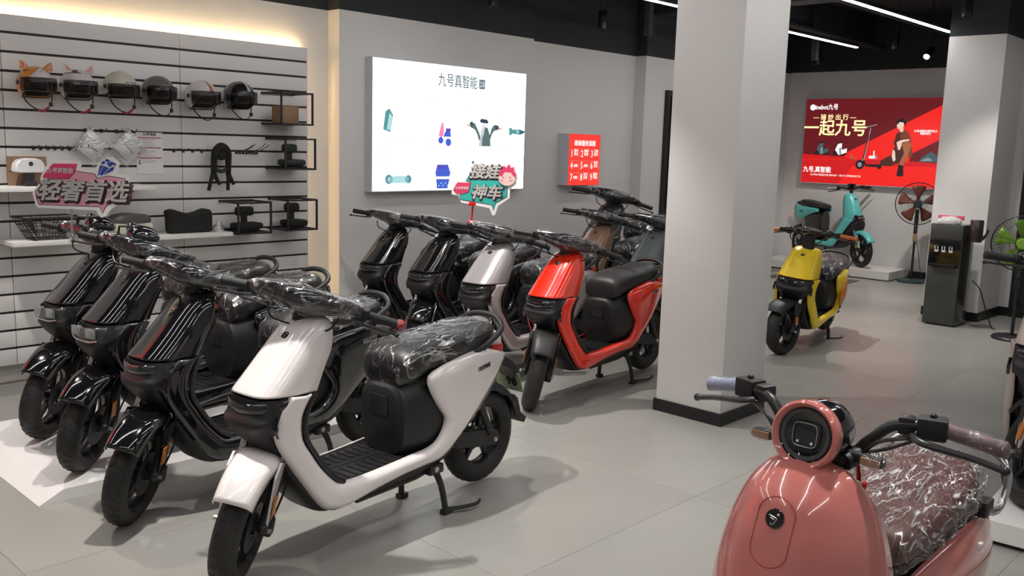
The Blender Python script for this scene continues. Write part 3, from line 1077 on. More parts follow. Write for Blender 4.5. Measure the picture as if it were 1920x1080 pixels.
ps('backdrop', [(0, 0), (1, 0), (1, .72), (0, .66)], 'po_dark')
ps('studio_floor', [(0, .66), (1, .72), (1, 1), (0, 1)], 'po_floor')
ps('light_beam', [(.33, .64), (1, .08), (1, .46), (.82, .62), (.80, .72), (.33, .69)], 'po_bright', .0007)
ps('floor_glow', [(.40, .78), (1, .76), (1, 1), (.30, 1)], 'po_bright', .0007)
ps('floor_line', [(0, .725), (.60, .70), (.60, .704), (0, .731)], 'po_bright', .0014)
ps('logo_disc', circ(.055, .10, .022, 20, .036), 'po_white', .0014)
text('brand_text', 'ninebot九号', .085, M['po_white'], pt(.155, .10), po, .0015, sx=.82)
text('slogan_small', '— 骑 妙 出 行 —', .08, M['po_cream'], pt(.23, .22), po, .0015)
text('slogan_large', '一起九号', .225, M['po_cream'], pt(.24, .355), po, .004, sx=.98)
text('corner_slogan', '九号,真智能', .085, M['po_white'], pt(.125, .845), po, .0015, sx=.9)
text('fine_print', '九号电动 智能短交通 骑妙出行 一起九号 详情请咨询门店', .028, M['po_white'], pt(.27, .905), po, .0004)
text('side_caption', '九号品牌全球代言人\n骑妙出行', .032, M['po_white'], pt(.90, .385), po, .0008)
# background scooters
for x0, m1, m2 in [(.10, 'po_slate', 'po_steel'), (.245, 'po_white', 'po_steel')]:
    ps('small_scooter_print', circ(x0 + .012, .64, .016, 14, .028), 'po_black', .0014)
    ps('small_scooter_print', circ(x0 + .085, .63, .018, 14, .032), 'po_black', .0014)
    ps('small_scooter_print', [(x0 + .01, .60), (x0 + .03, .53), (x0 + .06, .52), (x0 + .06, .60), (x0 + .10, .58), (x0 + .10, .63), (x0 + .04, .66)], m1, .0021)
    ps('small_scooter_print', [(x0 + .04, .58), (x0 + .055, .57), (x0 + .06, .65), (x0 + .045, .65)], m2, .0028)
    ps('small_scooter_print', [(x0 + .02, .515), (x0 + .07, .50), (x0 + .07, .512), (x0 + .02, .53)], 'po_black', .0028)
ps('small_motorbike_print', [(.87, .71), (.89, .66), (.93, .62), (.95, .59), (.97, .62), (1, .64), (1, .71)], 'po_slate', .0021)
ps('small_motorbike_print', [(.88, .70), (.93, .66), (.96, .68), (.96, .70)], 'po_steel', .0028)
ps('small_kick_scooter_print', [(.375, .69), (.385, .63), (.395, .69), (.425, .68), (.425, .70), (.375, .70)], 'po_trouser', .0021)
ps('balance_scooter_print', [(.515, .66), (.545, .66), (.545, .60), (.552, .60), (.555, .66), (.575, .66), (.575, .69), (.515, .69)], 'po_white', .0021)
ps('balance_scooter_print', circ(.567, .675, .010, 12, .02), 'po_steel', .0028)
# kick scooter
ps('kick_scooter_print', [(.508, .34), (.514, .34), (.482, .72), (.466, .72)], 'po_steel', .0021)
ps('kick_scooter_print', [(.498, .42), (.504, .42), (.475, .70), (.468, .70)], 'po_black', .0028)
ps('kick_scooter_print', [(.452, .335), (.555, .295), (.556, .304), (.453, .347)], 'po_steel', .0028)
ps('kick_scooter_print', circ(.452, .765, .032, 20, .055), 'po_black', .0028)
ps('kick_scooter_print', circ(.452, .765, .016, 16, .028), 'po_steel', .0034)
ps('kick_scooter_print', [(.478, .70), (.50, .76), (.60, .755), (.615, .775), (.60, .79), (.50, .785), (.47, .74)], 'po_black', .0028)
ps('kick_scooter_print', circ(.598, .785, .015, 14, .026), 'po_black', .0034)
# seated person
ps('person_print', [(.60, .71), (.68, .64), (.72, .62), (.73, .72), (.68, .77), (.60, .77)], 'po_trouser2', .0028)
ps('person_print', [(.68, .62), (.70, .52), (.78, .50), (.80, .55), (.76, .73), (.70, .74)], 'po_trouser2', .0034)
ps('person_print', [(.70, .40), (.735, .36), (.775, .37), (.80, .44), (.81, .55), (.70, .55), (.685, .50)], 'po_shirt', .0040)
ps('person_print', [(.685, .52), (.70, .40), (.725, .38), (.735, .50), (.72, .56)], 'po_shirt2', .0042)
ps('person_print', [(.80, .50), (.815, .56), (.825, .66), (.80, .67), (.79, .55)], 'po_shirt', .0042)
ps('person_print', [(.745, .52), (.79, .48), (.81, .53), (.79, .66), (.765, .76), (.735, .745), (.765, .62)], 'po_trouser', .0048)
ps('person_print', [(.705, .50), (.73, .475), (.79, .46), (.795, .475), (.745, .50), (.735, .58), (.72, .585), (.715, .55)], 'po_skin', .0054)
ps('person_print', [(.685, .58), (.70, .60), (.71, .70), (.695, .72), (.68, .66)], 'po_skin', .0054)
ps('person_print', circ(.722, .305, .025, 18, .05), 'po_skin', .0054)
ps('person_print', rect(.722, .745, .34, .38), 'po_skin', .0050)
ps('person_print', [(.69, .27), (.705, .235), (.74, .23), (.762, .27), (.758, .32), (.748, .30), (.742, .275), (.715, .27), (.70, .30)], 'po_hair', .0060)
ps('person_print', [(.735, .75), (.768, .76), (.775, .87), (.755, .885), (.725, .88), (.73, .82)], 'po_black', .0060)

# red lightbox on the near wall beyond the picture's left edge, mirrored in the black shields
fr = thing('red_lightbox', 'red lightbox on the shop wall beyond the left picture edge', 'lightbox', (.12, 5.99, 1.9))
MB().box(-.5, .5, -.06, 0, -.5, .5, .003).build('frame', M['alu'], fr, smooth=False)
MB().box(-.49, .49, -.063, -.06, -.49, .49).build('glowing_face', emis('side_red', (1, .05, .04), 2.2), fr, smooth=False)

# ================================================================== FIXTURES ON THE FLOOR
t = thing('display_platform', 'low white platform with ramped edge under two near black scooters', 'platform', (1.27, 3.86, 0))
ph = .052
MB().box(.10, 2.3, 0, 1.15, 0, ph, .001).build('deck', M['plinth'], t, smooth=False)
b = MB()
b.add([(0, 0, .002), (.10, 0, ph), (.10, 1.15, ph), (0, 1.15, .002), (.10, 0, 0), (.10, 1.15, 0), (0, 0, 0), (0, 1.15, 0)], [(0, 1, 2, 3), (0, 6, 4, 1), (3, 2, 5, 7), (0, 3, 7, 6)])
b.build('ramp', M['plinth'], t, smooth=False)
t = thing('display_platform', 'white platform under the turquoise scooter before the red poster', 'platform', (11.33, 4.36, 0))
MB().box(0, .66, 0, 1.75, .012, .115, .004).build('deck', M['plinth'], t, smooth=False)
MB().box(.02, .64, .02, 1.73, 0, .012).build('foot_frame', M['skirting'], t, smooth=False)
t = thing('display_platform', 'white platform at the right picture edge, behind the pink scooter', 'platform', (3.86, 1.05, 0), R(4))
MB().box(0, 2.8, -1.9, 0, .02, .105, .004).build('deck', M['plinth'], t, smooth=False)
MB().box(.03, 2.77, -1.87, -.03, 0, .02).build('foot_frame', M['skirting'], t, smooth=False)
t = thing('door_mat', 'grey and red floor mat in front of the far white platform', 'mat', (10.85, 5.05, 0), R(2))
MB().box(-.45, .22, -.45, .5, 0, .006).build('border', mat('mat_grey', (.10, .095, .09), .9), t, smooth=False)
MB().box(-.25, .16, -.33, .42, .006, .009).build('red_field', mat('mat_red', (.62, .05, .035), .9), t, smooth=False)

# water dispenser
t = thing('water_dispenser', 'black standing water dispenser against the right pillar', 'dispenser', (8.92, 2.885, 0), 0)
M['disp'] = mat('grey_black_gloss', (.03, .032, .03), .25, coat=.5)
M['disp2'] = mat('satin_dark_grey', (.05, .052, .048), .35)
MB().box(-.16, .16, -.145, .145, .01, .935, .008).build('cabinet', M['disp'], t)
MB().box(-.168, -.158, -.14, .14, .02, .54, .003).build('lower_door', M['disp2'], t)
MB().box(-.168, -.158, -.14, .14, .80, .925, .003).build('top_panel', M['disp2'], t)
MB().box(-.1635, -.158, -.135, .135, .55, .79).build('tap_recess', M['gloss'], t)
for k in (-1, 0, 1):
    y = k * .062 - .0
    o = MB().box(-.20, -.162, y - .014, y + .014, .70, .745, .004).build('tap', M['gloss'], t)
    MB().box(-.204, -.170, y - .015, y + .015, .682, .70, .003).build('tap_lever', M['white_pl'], o)
    MB().box(-.205, -.20, y - .015, y - .008, .70, .735, .001).box(-.205, -.20, y + .008, y + .015, .70, .735, .001).build('tap_rim', M['white_pl'], o)
MB().box(-.21, -.158, -.11, .11, .55, .57, .003).build('drip_tray', M['gloss'], t)
MB().box(-.13, .13, -.12, .12, .0, .012).build('plinth', M['skirting'], t)
# cup holder tube on its right side
c = thing('cup_tube', 'dark brown paper cup holder fixed to the dispenser side', 'cup holder', (8.84, 2.66, .79), 0)
M['cupb'] = mat('dark_brown_plastic', (.035, .02, .02), .3, coat=.4)
MB().lathe([(.0, 0), (.05, 0), (.056, .02), (.056, .19), (.05, .2), (0, .2)], Matrix.Identity(4), 20).build('tube', M['cupb'], c)
MB().tube([(0, -.05, .03), (0, -.085, .07), (0, -.10, .12)], [.02, .012, .008], 6, 3).build('flap', M['cupb'], c)
MB().box(-.01, .01, .0, .08, .07, .10).build('bracket', M['cupb'], c)
c = thing('tissue_pack', 'pink and clear tissue pack lying on the water dispenser', 'tissue pack', (8.86, 2.90, .936), R(5))
b = MB()
b.loft([[(.07 * x * k, .10 * y * k, z) for x, y in sel(20, 3)] for z, k in [(0, .9), (.015, 1), (.04, .95), (.055, .6)]])
b.build('pack', M['paper'], c)
MB().box(.02, .05, -.11, .11, .035, .075, .008).build('pink_band', mat('pink_film', (.65, .07, .13), .4), c)
MB().ball((-.03, -.03, .05), .04, .05, .03).ball((-.03, .04, .045), .035, .04, .025).build('clear_film', M['clearpl'], c)

# pedestal fans


def fan(x, y, hz, rad, label, bladecol, guard, hubcol, basecol, rz, post, accent, blades=5, tilt=0.0, base_r=.16):
    t = thing('pedestal_fan', label, 'fan', (x, y, 0), rz)
    MB().lathe([(0, .0), (base_r, 0), (base_r, .015), (base_r * .9, .03), (.05, .04), (0, .04)], Matrix.Identity(4), 32).build('base', basecol, t)
    MB().tube([(0, 0, .03), (0, 0, hz * .55)], .014, 12).build('pole', M['dark_metal'], t)
    MB().box(-.03, .03, -.025, .025, hz * .52, hz * .62, .01).build('height_collar', accent, t)
    MB().box(-.026, .026, -.022, .022, hz * .62, hz - .07, .01).build('neck', post, t)
    MB().box(-.028, -.024, -.014, .014, hz * .66, hz * .78, .001).build('control_panel', M['badge_w'] if False else M['soft'], t)
    for k in range(4):
        MB().box(-.031, -.028, -.005, .005, hz * .665 + k * .02, hz * .665 + k * .02 + .01, .001).build('button', M['lamp_led'], t)
    T = Matrix.Translation((0, 0, hz)) @ Matrix.Rotation(tilt, 4, 'Y')
    F = T @ frame((0, 0, 0), (0, 1, 0), (0, 0, 1))  # local z -> +x ; front is -x
    MB(F).lathe([(0, .0), (.045, 0), (.055, .03), (.05, .1), (.03, .13), (0, .135)], Matrix.Identity(4), 20).build('motor', M['matte'], t)
    g = MB(F)
    for r_, z in [(rad, -.02), (rad, -.035), (rad * .72, -.075), (rad * .42, -.09)]:
        g.tube([(r_ * math.cos(2 * PI * k / 48), r_ * math.sin(2 * PI * k / 48), z) for k in range(48)], .003 if r_ == rad else .0015, 5, closed=True)
    g.tube([(rad * math.cos(2 * PI * k / 48), rad * math.sin(2 * PI * k / 48), -.025) for k in range(48)], .0055, 6, closed=True)
    for k in range(48):
        a = 2 * PI * k / 48
        for zz in (-.09, .035):
            g.tube([(.045 * math.cos(a), .045 * math.sin(a), zz), (rad * .6 * math.cos(a), rad * .6 * math.sin(a), zz * .9), (rad * .93 * math.cos(a), rad * .93 * math.sin(a), zz * .4), (rad * math.cos(a), rad * math.sin(a), -.025)], .0012, 3, cap=False)
    g.build('guard', guard, t)
    MB(F).lathe([(0, -.098), (.04, -.098), (.045, -.09), (.045, -.085), (0, -.085)], Matrix.Identity(4), 20).build('guard_badge', hubcol, t)
    MB(F).lathe([(0, -.055), (.04, -.05), (.05, -.03), (.05, .0), (0, .0)], Matrix.Identity(4), 20).build('hub', bladecol, t)
    for k in range(blades):
        a0 = 2 * PI * k / blades + .3
        rows = []
        for i in range(7):
            f = i / 6
            r_ = .045 + (rad * .88 - .045) * f
            wd = (.5 + .4 * f) * (1 if f < .9 else .85) * (2 * PI / blades) * .75
            rows.append([(r_ * math.cos(a0 + wd * (q - .5)), r_ * math.sin(a0 + wd * (q - .5)), -.02 + .03 * (q - .5) * 1.2) for q in (0, .25, .5, .75, 1)])
        b = MB(F)
        b.loft(rows, cap=False, close=False)
        o = b.build('blade', bladecol, t)
        sm = o.modifiers.new('thick', 'SOLIDIFY')
        sm.thickness = .003
    MB().tube([(.02, 0, hz * .6), (.05, -.05, hz * .4), (.07, -.10, .12), (.05, -.16, .01), (.12, -.22, .008)], .004, 6, 4).build('power_cable', M['skirting'], t)
    return t


M['fan_brown'] = mat('brown_blade', (.20, .06, .035), .4)
M['fan_green'] = mat('green_blade', (.17, .36, .02), .4)
M['fan_lime'] = mat('lime_badge', (.30, .55, .06), .4)
M['tan'] = mat('tan_plastic', (.40, .24, .12), .5)
M['teal_dark'] = mat('dark_teal_plastic', (.01, .045, .045), .4)
fan(11.56, 4.175, .97, .255, 'standing fan with brown blades between the red poster and the dispenser', M['fan_brown'], M['dark_metal'], M['teal_dark'], M['teal_dark'], R(18), M['skirting'], M['tan'])
fan(8.62, 2.22, .83, .235, 'black standing fan with lime green blades at the right edge', M['fan_green'], M['skirting'], M['fan_lime'], M['skirting'], R(16), M['skirting'], M['skirting'], blades=5)

# dark glass cabinet/door on the right wall
d = struct('door_2', MB().box(9.86, 9.9, 1.3, 2.60, 0, 1.94, .004), M['skirting'])
MB().box(9.85, 9.86, 1.36, 2.54, .06, 1.88).build('door_glass', mat('dark_glass', (.008, .012, .016), .06, spec=.6), d, smooth=False)
MB().tube([(9.86, 2.48, 1.35), (9.82, 2.46, 1.35), (9.82, 2.40, 1.345), (9.86, 2.38, 1.34)], .008, 6).build('door_handle', M['steel'], d)

# bench and plant at the right edge
t = thing('side_table', 'dark low table beside the green-bladed fan at the right edge', 'table', (9.5, 1.45, 0))
MB().box(-.25, .25, -.45, .25, .27, .30, .004).build('tabletop', M['skirting'], t)
for x in (-.22, .22):
    for y in (-.42, .22):
        MB().tube([(x, y, 0), (x, y, .27)], .013, 8).build('leg', M['dark_metal'], t)
t = thing('papers_stack', 'grey bundle lying on the dark low table at the right edge', 'bundle', (9.45, 1.48, .30))
MB().box(-.16, .16, -.2, .17, 0, .06, .02).build('bundle', M['h_grey'], t)
MB().box(-.161, .161, -.02, .0, .0, .062, .02).build('band', M['skirting'], t)
t = thing('potted_plant', 'dark green leafy plant at the right edge behind the green-bladed fan', 'plant', (9.13, 1.98, 0))
MB().lathe([(0, 0), (.09, 0), (.11, .15), (.115, .16), (.10, .16), (0, .14)], Matrix.Identity(4), 20).build('pot', M['skirting'], t)
M['leaf'] = mat('dark_leaf', (.012, .035, .014), .5)
lm = None
random.seed(12)
for k in range(90):
    if lm is None:
        b = MB()
        b.add([(0, 0, 0), (.018, .03, .006), (0, .07, -.004), (-.018, .03, .006), (0, .03, 0)], [(0, 1, 4), (1, 2, 4), (2, 3, 4), (3, 0, 4)])
        o = b.build('leaf', M['leaf'], t)
        lm = o.data
    else:
        o = bpy.data.objects.new('leaf', lm)
        COL.objects.link(o)
        o.parent = t
    a = random.uniform(0, 2 * PI)
    r_ = random.uniform(.02, .17)
    o.location = (r_ * math.cos(a), r_ * math.sin(a), random.uniform(.15, .40) - r_ * .3)
    o.rotation_euler = (random.uniform(-.4, .6), random.uniform(-.4, .4), a - PI / 2)
    s_ = random.uniform(.8, 1.3)
    o.scale = (s_, s_, s_)
b = MB()
for k in range(12):
    a = k * .53
    b.tube([(0, 0, .13), (.05 * math.cos(a), .05 * math.sin(a), .26), (.13 * math.cos(a), .13 * math.sin(a), .30 + .06 * (k % 3))], .003, 5, 3)
b.build('stems', M['leaf'], t)
tag(MB().tube([(9.0, 2.70, .42), (8.98, 2.62, .35), (9.0, 2.55, .15), (9.02, 2.5, .012), (8.97, 2.46, .006)], .005, 6, 5).build('power_cable', M['skirting']), 'black power cable hanging from the dispenser towards the green-bladed fan', 'cable')

# ================================================================== SCOOTERS


def steer_matrix(ax0, ax1, ang):
    a = Vector(ax0)
    d = (Vector(ax1) - a).normalized()
    return Matrix.Translation(a) @ Matrix.Rotation(ang, 4, d) @ Matrix.Translation(-a)


def wheel(parent, name, S, c, r=.215, w_=.095, spokes=5, disc=1, rimr=.145, rimm='soft', bare=False):
    """wheel centred at c (x,z), axle along y"""
    X = (S or Matrix.Identity(4)) @ Matrix.Translation((c[0], 0, c[1])) @ frame((0, 0, 0), (1, 0, 0), (0, 0, 1))
    prof = []
    for k in range(13):
        a = -PI * .62 + PI * 1.24 * k / 12
        prof.append((r - .045 + .045 * math.cos(a), w_ / 2 * math.sin(a) * 1.02))
    tw = thing_part(name, parent)
    b = MB(X)
    b.lathe([(rimr - .004, -w_ * .3)] + prof + [(rimr - .004, w_ * .3)], Matrix.Identity(4), 40)
    # chevron tread blocks
    b2 = MB(X)
    for k in range(32):
        a0 = 2 * PI * k / 32
        for sg in (-1, 1):
            pts = []
            for q in range(4):
                f = q / 3
                h = sg * w_ * (.06 + .32 * f)
                rr_ = r - .045 + .0455 * math.sqrt(max(0, 1 - (abs(h) / (w_ * .51)) ** 2))
                a = a0 + f * .12 + (.05 if sg > 0 else 0)
                pts.append((rr_ * math.cos(a), rr_ * math.sin(a), h))
            b2.tube(pts, .0016, 3, cap=False)
    o = b.build('tyre', M['rubber'], tw)
    b2.build('tread_ribs', M['grip'], tw, kind='stuff')
    b = MB(X)
    b.lathe([(rimr + .012, -w_ * .32), (rimr + .012, w_ * .32), (rimr, w_ * .30), (rimr - .012, w_ * .1), (rimr - .012, -w_ * .1), (rimr, -w_ * .30), (rimr + .012, -w_ * .32)], Matrix.Identity(4), 40)
    b.build('rim', M[rimm], tw)
    for k in range(spokes):
        a = 2 * PI * k / spokes + .2
        X2 = X @ Matrix.Rotation(a, 4, 'Z')
        b = MB()
        b.box(.025, rimr - .004, -.011, .011, -.012, .012, .004)
        b.build('spoke', M[rimm], tw, X=X2)
    b = MB(X)
    b.lathe([(0, -.035), (.035, -.035), (.04, -.02), (.04, .02), (.035, .035), (0, .035)], Matrix.Identity(4), 20)
    b.build('hub', M[rimm], tw)
    if disc:
        b = MB(X)
        b.lathe([(.045, .038 * disc), (.088, .038 * disc), (.088, .041 * disc), (.045, .041 * disc), (.045, .038 * disc)], Matrix.Identity(4), 28)
        for k in range(5):
            a = 2 * PI * k / 5
            b.tube([(.03 * math.cos(a), .03 * math.sin(a), .0395 * disc), (.05 * math.cos(a), .05 * math.sin(a), .0395 * disc)], .006, 5)
        b.build('brake_disc', M['dark_metal'], tw)
    return tw


def thing_part(name, parent):
    o = bpy.data.objects.new(name, None)
    COL.objects.link(o)
    o.empty_display_size = .05
    o.parent = parent
    return o


def arcshell(b, c, r0, w_, a0, a1, n=16, m=10, drop=.03, e=3.0, wr=None):
    """mudguard: rounded strip around a wheel from angle a0 to a1 (degrees, 0 = rearwards, 90 = up)"""
    rows = []
    for i in range(n + 1):
        f = i / n
        a = R(a0 + (a1 - a0) * f)
        ww = w_ * (wr[0] + (wr[1] - wr[0]) * f if wr else 1)
        row = []
        for k in range(m + 1):
            t = PI * k / m
            y = -ww * math.copysign(abs(math.cos(t)) ** (2 / e), math.cos(t))
            rr_ = r0 - drop * (1 - abs(math.sin(t)) ** (2 / e))
            row.append((c[0] + rr_ * math.cos(a), y, c[1] + rr_ * math.sin(a)))
        rows.append(row)
    b.loft(rows, cap=False, close=False)


def thick(o, t_=.004):
    s = o.modifiers.new('thick', 'SOLIDIFY')
    s.thickness = t_
    s.offset = 0
    return o


def seat_rings(secs, grow=0.0, n=36, noise_=0.0, seed=0):
    rings = []
    for (x, zb, zt, wd) in secs:
        zc, h = (zb + zt) / 2, (zt - zb) / 2 + grow
        ring = []
        for c, s_ in sel(n, 3.0):
            y = (wd + grow) * c
            z = zc + h * s_
            p = Vector((x, y, z))
            if noise_:
                q = Vector((x * 9 + seed, y * 16, z * 14))
                d = noise.noise(q * .8) * .3 + (1 - min(1, 3.2 * abs(noise.noise(Vector((q.x * 1.1, q.y * 1.3 + q.x * .6, q.z * 1.2)))))) ** 2 * .9 + (1 - min(1, 3 * abs(noise.noise(q * 2.1)))) ** 2 * .45
                p += (Vector((0, c, s_))).normalized() * noise_ * d
            ring.append(p)
        rings.append(ring)
    return rings


def resample(secs, n):
    return [tuple(v) for v in _cat4(secs, n)]


def _cat4(ps_, n):
    out = []
    for i in range(len(ps_) - 1):
        p0, p1, p2, p3 = ps_[max(i - 1, 0)], ps_[i], ps_[i + 1], ps_[min(i + 2, len(ps_) - 1)]
        for k in range(n):
            t = k / n
            out.append([.5 * (2 * b_ + (c_ - a_) * t + (2 * a_ - 5 * b_ + 4 * c_ - d_) * t * t + (3 * b_ - a_ - 3 * c_ + d_) * t ** 3) for a_, b_, c_, d_ in zip(p0, p1, p2, p3)])
    out.append(list(ps_[-1]))
    return out


def interp(tab, x):
    if x <= tab[0][0]:
        return tab[0][1:]
    for a, b in zip(tab, tab[1:]):
        if x <= b[0]:
            f = (x - a[0]) / (b[0] - a[0])
            return [p + (q - p) * f for p, q in zip(a[1:], b[1:])]
    return tab[-1][1:]


def emblem(parent, X, r=.015, big=False):
    """round badge with the small running-figure mark"""
    o = MB(X).lathe([(0, .0035), (r * .9, .003), (r, 0)], Matrix.Identity(4), 24).build('badge', M['gloss'], parent)
    b = MB(X)
    k = r / .02
    b.tube([(-.011 * k, .005 * k, .004), (.004 * k, .002 * k, .0042), (.006 * k, .0 * k, .0042), (.002 * k, -.010 * k, .0042), (-.003 * k, -.013 * k, .0042), (-.005 * k, -.009 * k, .0042)], .0009 * k, 4)
    b.tube([(-.008 * k, .001 * k, .004), (.001 * k, -.002 * k, .0042)], .0009 * k, 4)
    b.ball((.007 * k, .009 * k, .0035), .003 * k, .003 * k, .001, 8)
    b.build('badge_mark', M['badge_w'], o)
    return o


STRIP = [((.126, .660), (.215, .660)), ((.088, .617), (.192, .62)), ((.070, .566), (.176, .57)), ((.082, .50), (.180, .50)), ((.128, .42), (.212, .44)),
         ((.175, .345), (.248, .385)), ((.242, .248), (.298, .33)), ((.291, .213), (.337, .307)), ((.367, .208), (.42, .302)), ((.50, .232), (.56, .307)),
         ((.64, .25), (.70, .316)), ((.76, .256), (.80, .325)), ((.86, .262), (.855, .358)), ((.96, .31), (.886, .425)), ((1.04, .355), (.84, .49)),
         ((1.13, .41), (.785, .585)), ((1.22, .47), (.81, .632)), ((1.268, .515), (.98, .665)), ((1.296, .555), (1.14, .672)), ((1.305, .59), (1.29, .64))]
WID = [(.0, .125), (.12, .130), (.2, .148), (.3, .160), (.9, .166), (1.1, .152), (1.3, .115)]
CORE = [  # z, front s, rear s, half width
    (.905, .300, .330, .055), (.895, .275, .338, .080), (.86, .225, .335, .100), (.80, .165, .318, .113), (.75, .118, .286, .120), (.70, .068, .258, .125), (.664, .030, .240, .128)]


def commuter(name, label, loc, rz, paint, fender=None, wrapped=True, steer=37, lift=.02, lean=0, seatm='seat', variant='a', group=None, scale=1.0, plate=False, bar_up=0.0, grips='grip', wrap_pod=True, extra_panel=None, side_text=True, detail=True):
    t = thing(name, label, 'scooter', loc, rz, group)
    if lean:
        t.rotation_euler = (R(lean), 0, rz)
    t.scale = (scale,) * 3 if not isinstance(scale, tuple) else scale
    P = PAINT[paint]
    FP = PAINT[fender] if fender in PAINT else (M[fender] if fender else P)
    S = steer_matrix((.03, 0, .215), (.30, 0, .93), R(steer))
    # ---- front wheel and fork (steered)
    fw_ = wheel(t, 'front_wheel', S, (0, .215), w_=.092, disc=1)
    for sy in (-1, 1):
        b = MB(S)
        b.tube([(.0, sy * .070, .215), (.045, sy * .072, .34), (.075, sy * .072, .42)], [.019, .020, .022], 10)
        b.ball((0, sy * .072, .215), .024, .02, .024, 10)
        lg = b.build('fork_leg', M['matte'], t)
        b = MB(S)
        b.tube([(.07, sy * .072, .41), (.165, sy * .072, .66)], .0135, 12)
        b.build('fork_tube', M['chrome'], lg)
        MB(S).tube([(0, sy * .085, .215), (0, sy * .102, .215)], .009, 8).build('axle_nut', M['steel'], lg)
        MB(S).box(-.004, .028, sy * .094 - .003, sy * .094 + .003, .27, .34, .002).build('side_reflector', M['amber'], lg)
    MB(S).box(.03, .075, -.095, -.05, .17, .235, .01).build('brake_caliper', M['dark_metal'], t)
    MB(S).tube([(.05, -.085, .23), (.10, -.10, .35), (.15, -.09, .52)], .004, 6, 4).build('brake_hose', M['skirting'], t)
    b = MB(S)
    arcshell(b, (0, .215), .262, .080, 66, 138, 18, 12, .05, 3.2, (1.0, .80))
    fd = thick(b.build('front_fender', FP, t), .005)
    for sy in (-1, 1):
        b = MB(S)
        b.prism([(-.005, .235), (.03, .245), (.085, .44), (.03, .46), (-.01, .42)], lambda a, c, d: Vector((a, sy * (.082 + .004 * 0) + d * sy, c)), -.002, .006)
        b.build('fender_stay', FP, fd)
    b = MB(S)
    arcshell(b, (0, .215), .258, .078, 30, 66, 8, 8, .05, 3.2, (.85, .98))
    thick(b.build('inner_fender', M['matte'], t), .004)
    # ---- hood (painted front)
    rows = []
    T_ = resample(CORE, 4)
    for (z, sf, sr, wd) in T_:
        rows.append([(sr - (sr - sf) * abs(q[1]), wd * q[0], z) for q in sel(33, 3.7, 0, PI, False)])
    top = T_[0]
    cen = ((top[1] + top[2]) / 2)
    rows.insert(0, [(cen + (p[0] - cen) * .5, p[1] * .6, .911) for p in rows[0]])
    rows.insert(0, [(cen + (p[0] - cen) * .02, p[1] * .02, .913) for p in rows[0]])
    rows = [[(x, y, z + .0) for x, y, z in r_] for r_ in rows]
    # front bottom edge arches: pull centre down
    b = MB()
    b.loft(rows, cap=False, close=False)
    hood = thick(b.build('front_hood', P, t), .006)
    X = frame((.199, 0, .853), (0, -1, 0), (.60, 0, .80))
    X = frame((interp([(c[0], c[1]) for c in CORE][::-1], .845)[0] - .003, 0, .845), (0, -1, 0), (.62, 0, .78))
    emblem(hood, X, .0165)
    # ---- inner leg shield (black, behind the hood) and neck
    b = MB()
    R_ = [(.90, .30, .345, .06), (.87, .25, .350, .095), (.80, .20, .332, .113), (.70, .11, .272, .122), (.62, .06, .222, .124), (.56, .03, .205, .128), (.50, .10, .206, .132), (.44, .14, .238, .138), (.385, .19, .272, .144), (.33, .235, .322, .150), (.295, .26, .40, .153), (.25, .265, .40, .152), (.21, .29, .38, .145)]
    rings = []
    for z, sf, sr, wd in resample(R_, 2):
        rings.append([((sf + sr) / 2 + (sr - sf) / 2 * c, wd * .97 * s_, z) for c, s_ in sel(32, 4)])
    b.loft(rings)
    b.build('leg_shield', M['soft'], t)
    for sy in (-1, 1):  # dark seam rim that outlines the painted strip
        b = MB()
        b.tube([(q[1][0] + .012, sy * (interp(WID, q[1][0])[0] - .012), q[1][1]) for q in STRIP[:8]] , .010, 6, 2)
        b.build('shield_edge', M['soft'], t)
    # ---- nose and headlamp
    b = MB()
    N_ = [(.655, .028, .20, .122), (.60, .020, .17, .124), (.585, .004, .17, .122), (.565, -.002, .17, .117), (.545, .008, .17, .106), (.515, .03, .17, .092), (.46, .085, .19, .085), (.40, .125, .22, .088), (.33, .165, .28, .10), (.26, .21, .32, .11), (.20, .265, .38, .115)]
    rings = []
    for z, sf, sr, wd in resample(N_, 2):
        rings.append([((sf + sr) / 2 + (sr - sf) / 2 * c, wd * s_, z) for c, s_ in sel(36, 3.2)])
    b.loft(rings)
    b.build('nose_cowl', M['matte'], t)
    b = MB()
    hz0, hz1 = (.615, .652) if variant != 'b' else (.585, .652)
    rows = []
    for i in range(6):
        f = i / 5
        z = hz0 + (hz1 - hz0) * f
        bul = .006 * math.sin(PI * f)
        rows.append([(.19 - (.19 - .012 + bul) * abs(q[1]) - (0.0 if variant != 'b' else .004), (.127 + bul * .4) * q[0], z - .012 * (1 - abs(q[0]))) for q in sel(27, 3.0, .12, PI - .12, False)])
    b.loft(rows, cap=False, close=False)
    hl = thick(b.build('headlamp', M['lens'] if variant != 'b' else M['lamp_glass'], t), .004)
    for sy in (-1, 1):
        for k in range(2):
            X = frame((.018 + .012 * k, sy * (.04 + .035 * k), .628), (0, -1, 0), (.2, 0, 1))
            MB(X).lathe([(0, .009), (.007, .008), (.010, .004), (.011, 0)], Matrix.Identity(4), 12).build('lamp_lens', M['lamp_led'], hl)
    if variant == 'b':
        b = MB()
        b.tube([(.008, -.10, .594), (-.003, -.05, .585), (-.003, .05, .585), (.008, .10, .594)], .004, 6, 4)
        b.build('daytime_strip', M['lamp_led'], hl)
        for sy in (-1, 1):
            MB().box(-.003, .01, sy * .06 - .035, sy * .06 + .035, .60, .642, .006).build('lamp_module', M['lamp_led'], hl)
    for sy in (-1, 1):
        b = MB()
        b.tube([(.075, sy * .130, .60), (.062, sy * .132, .56), (.070, sy * .133, .53)], .007, 6, 3, flat=.5)
        b.build('cowl_slot', M['gloss'], t)
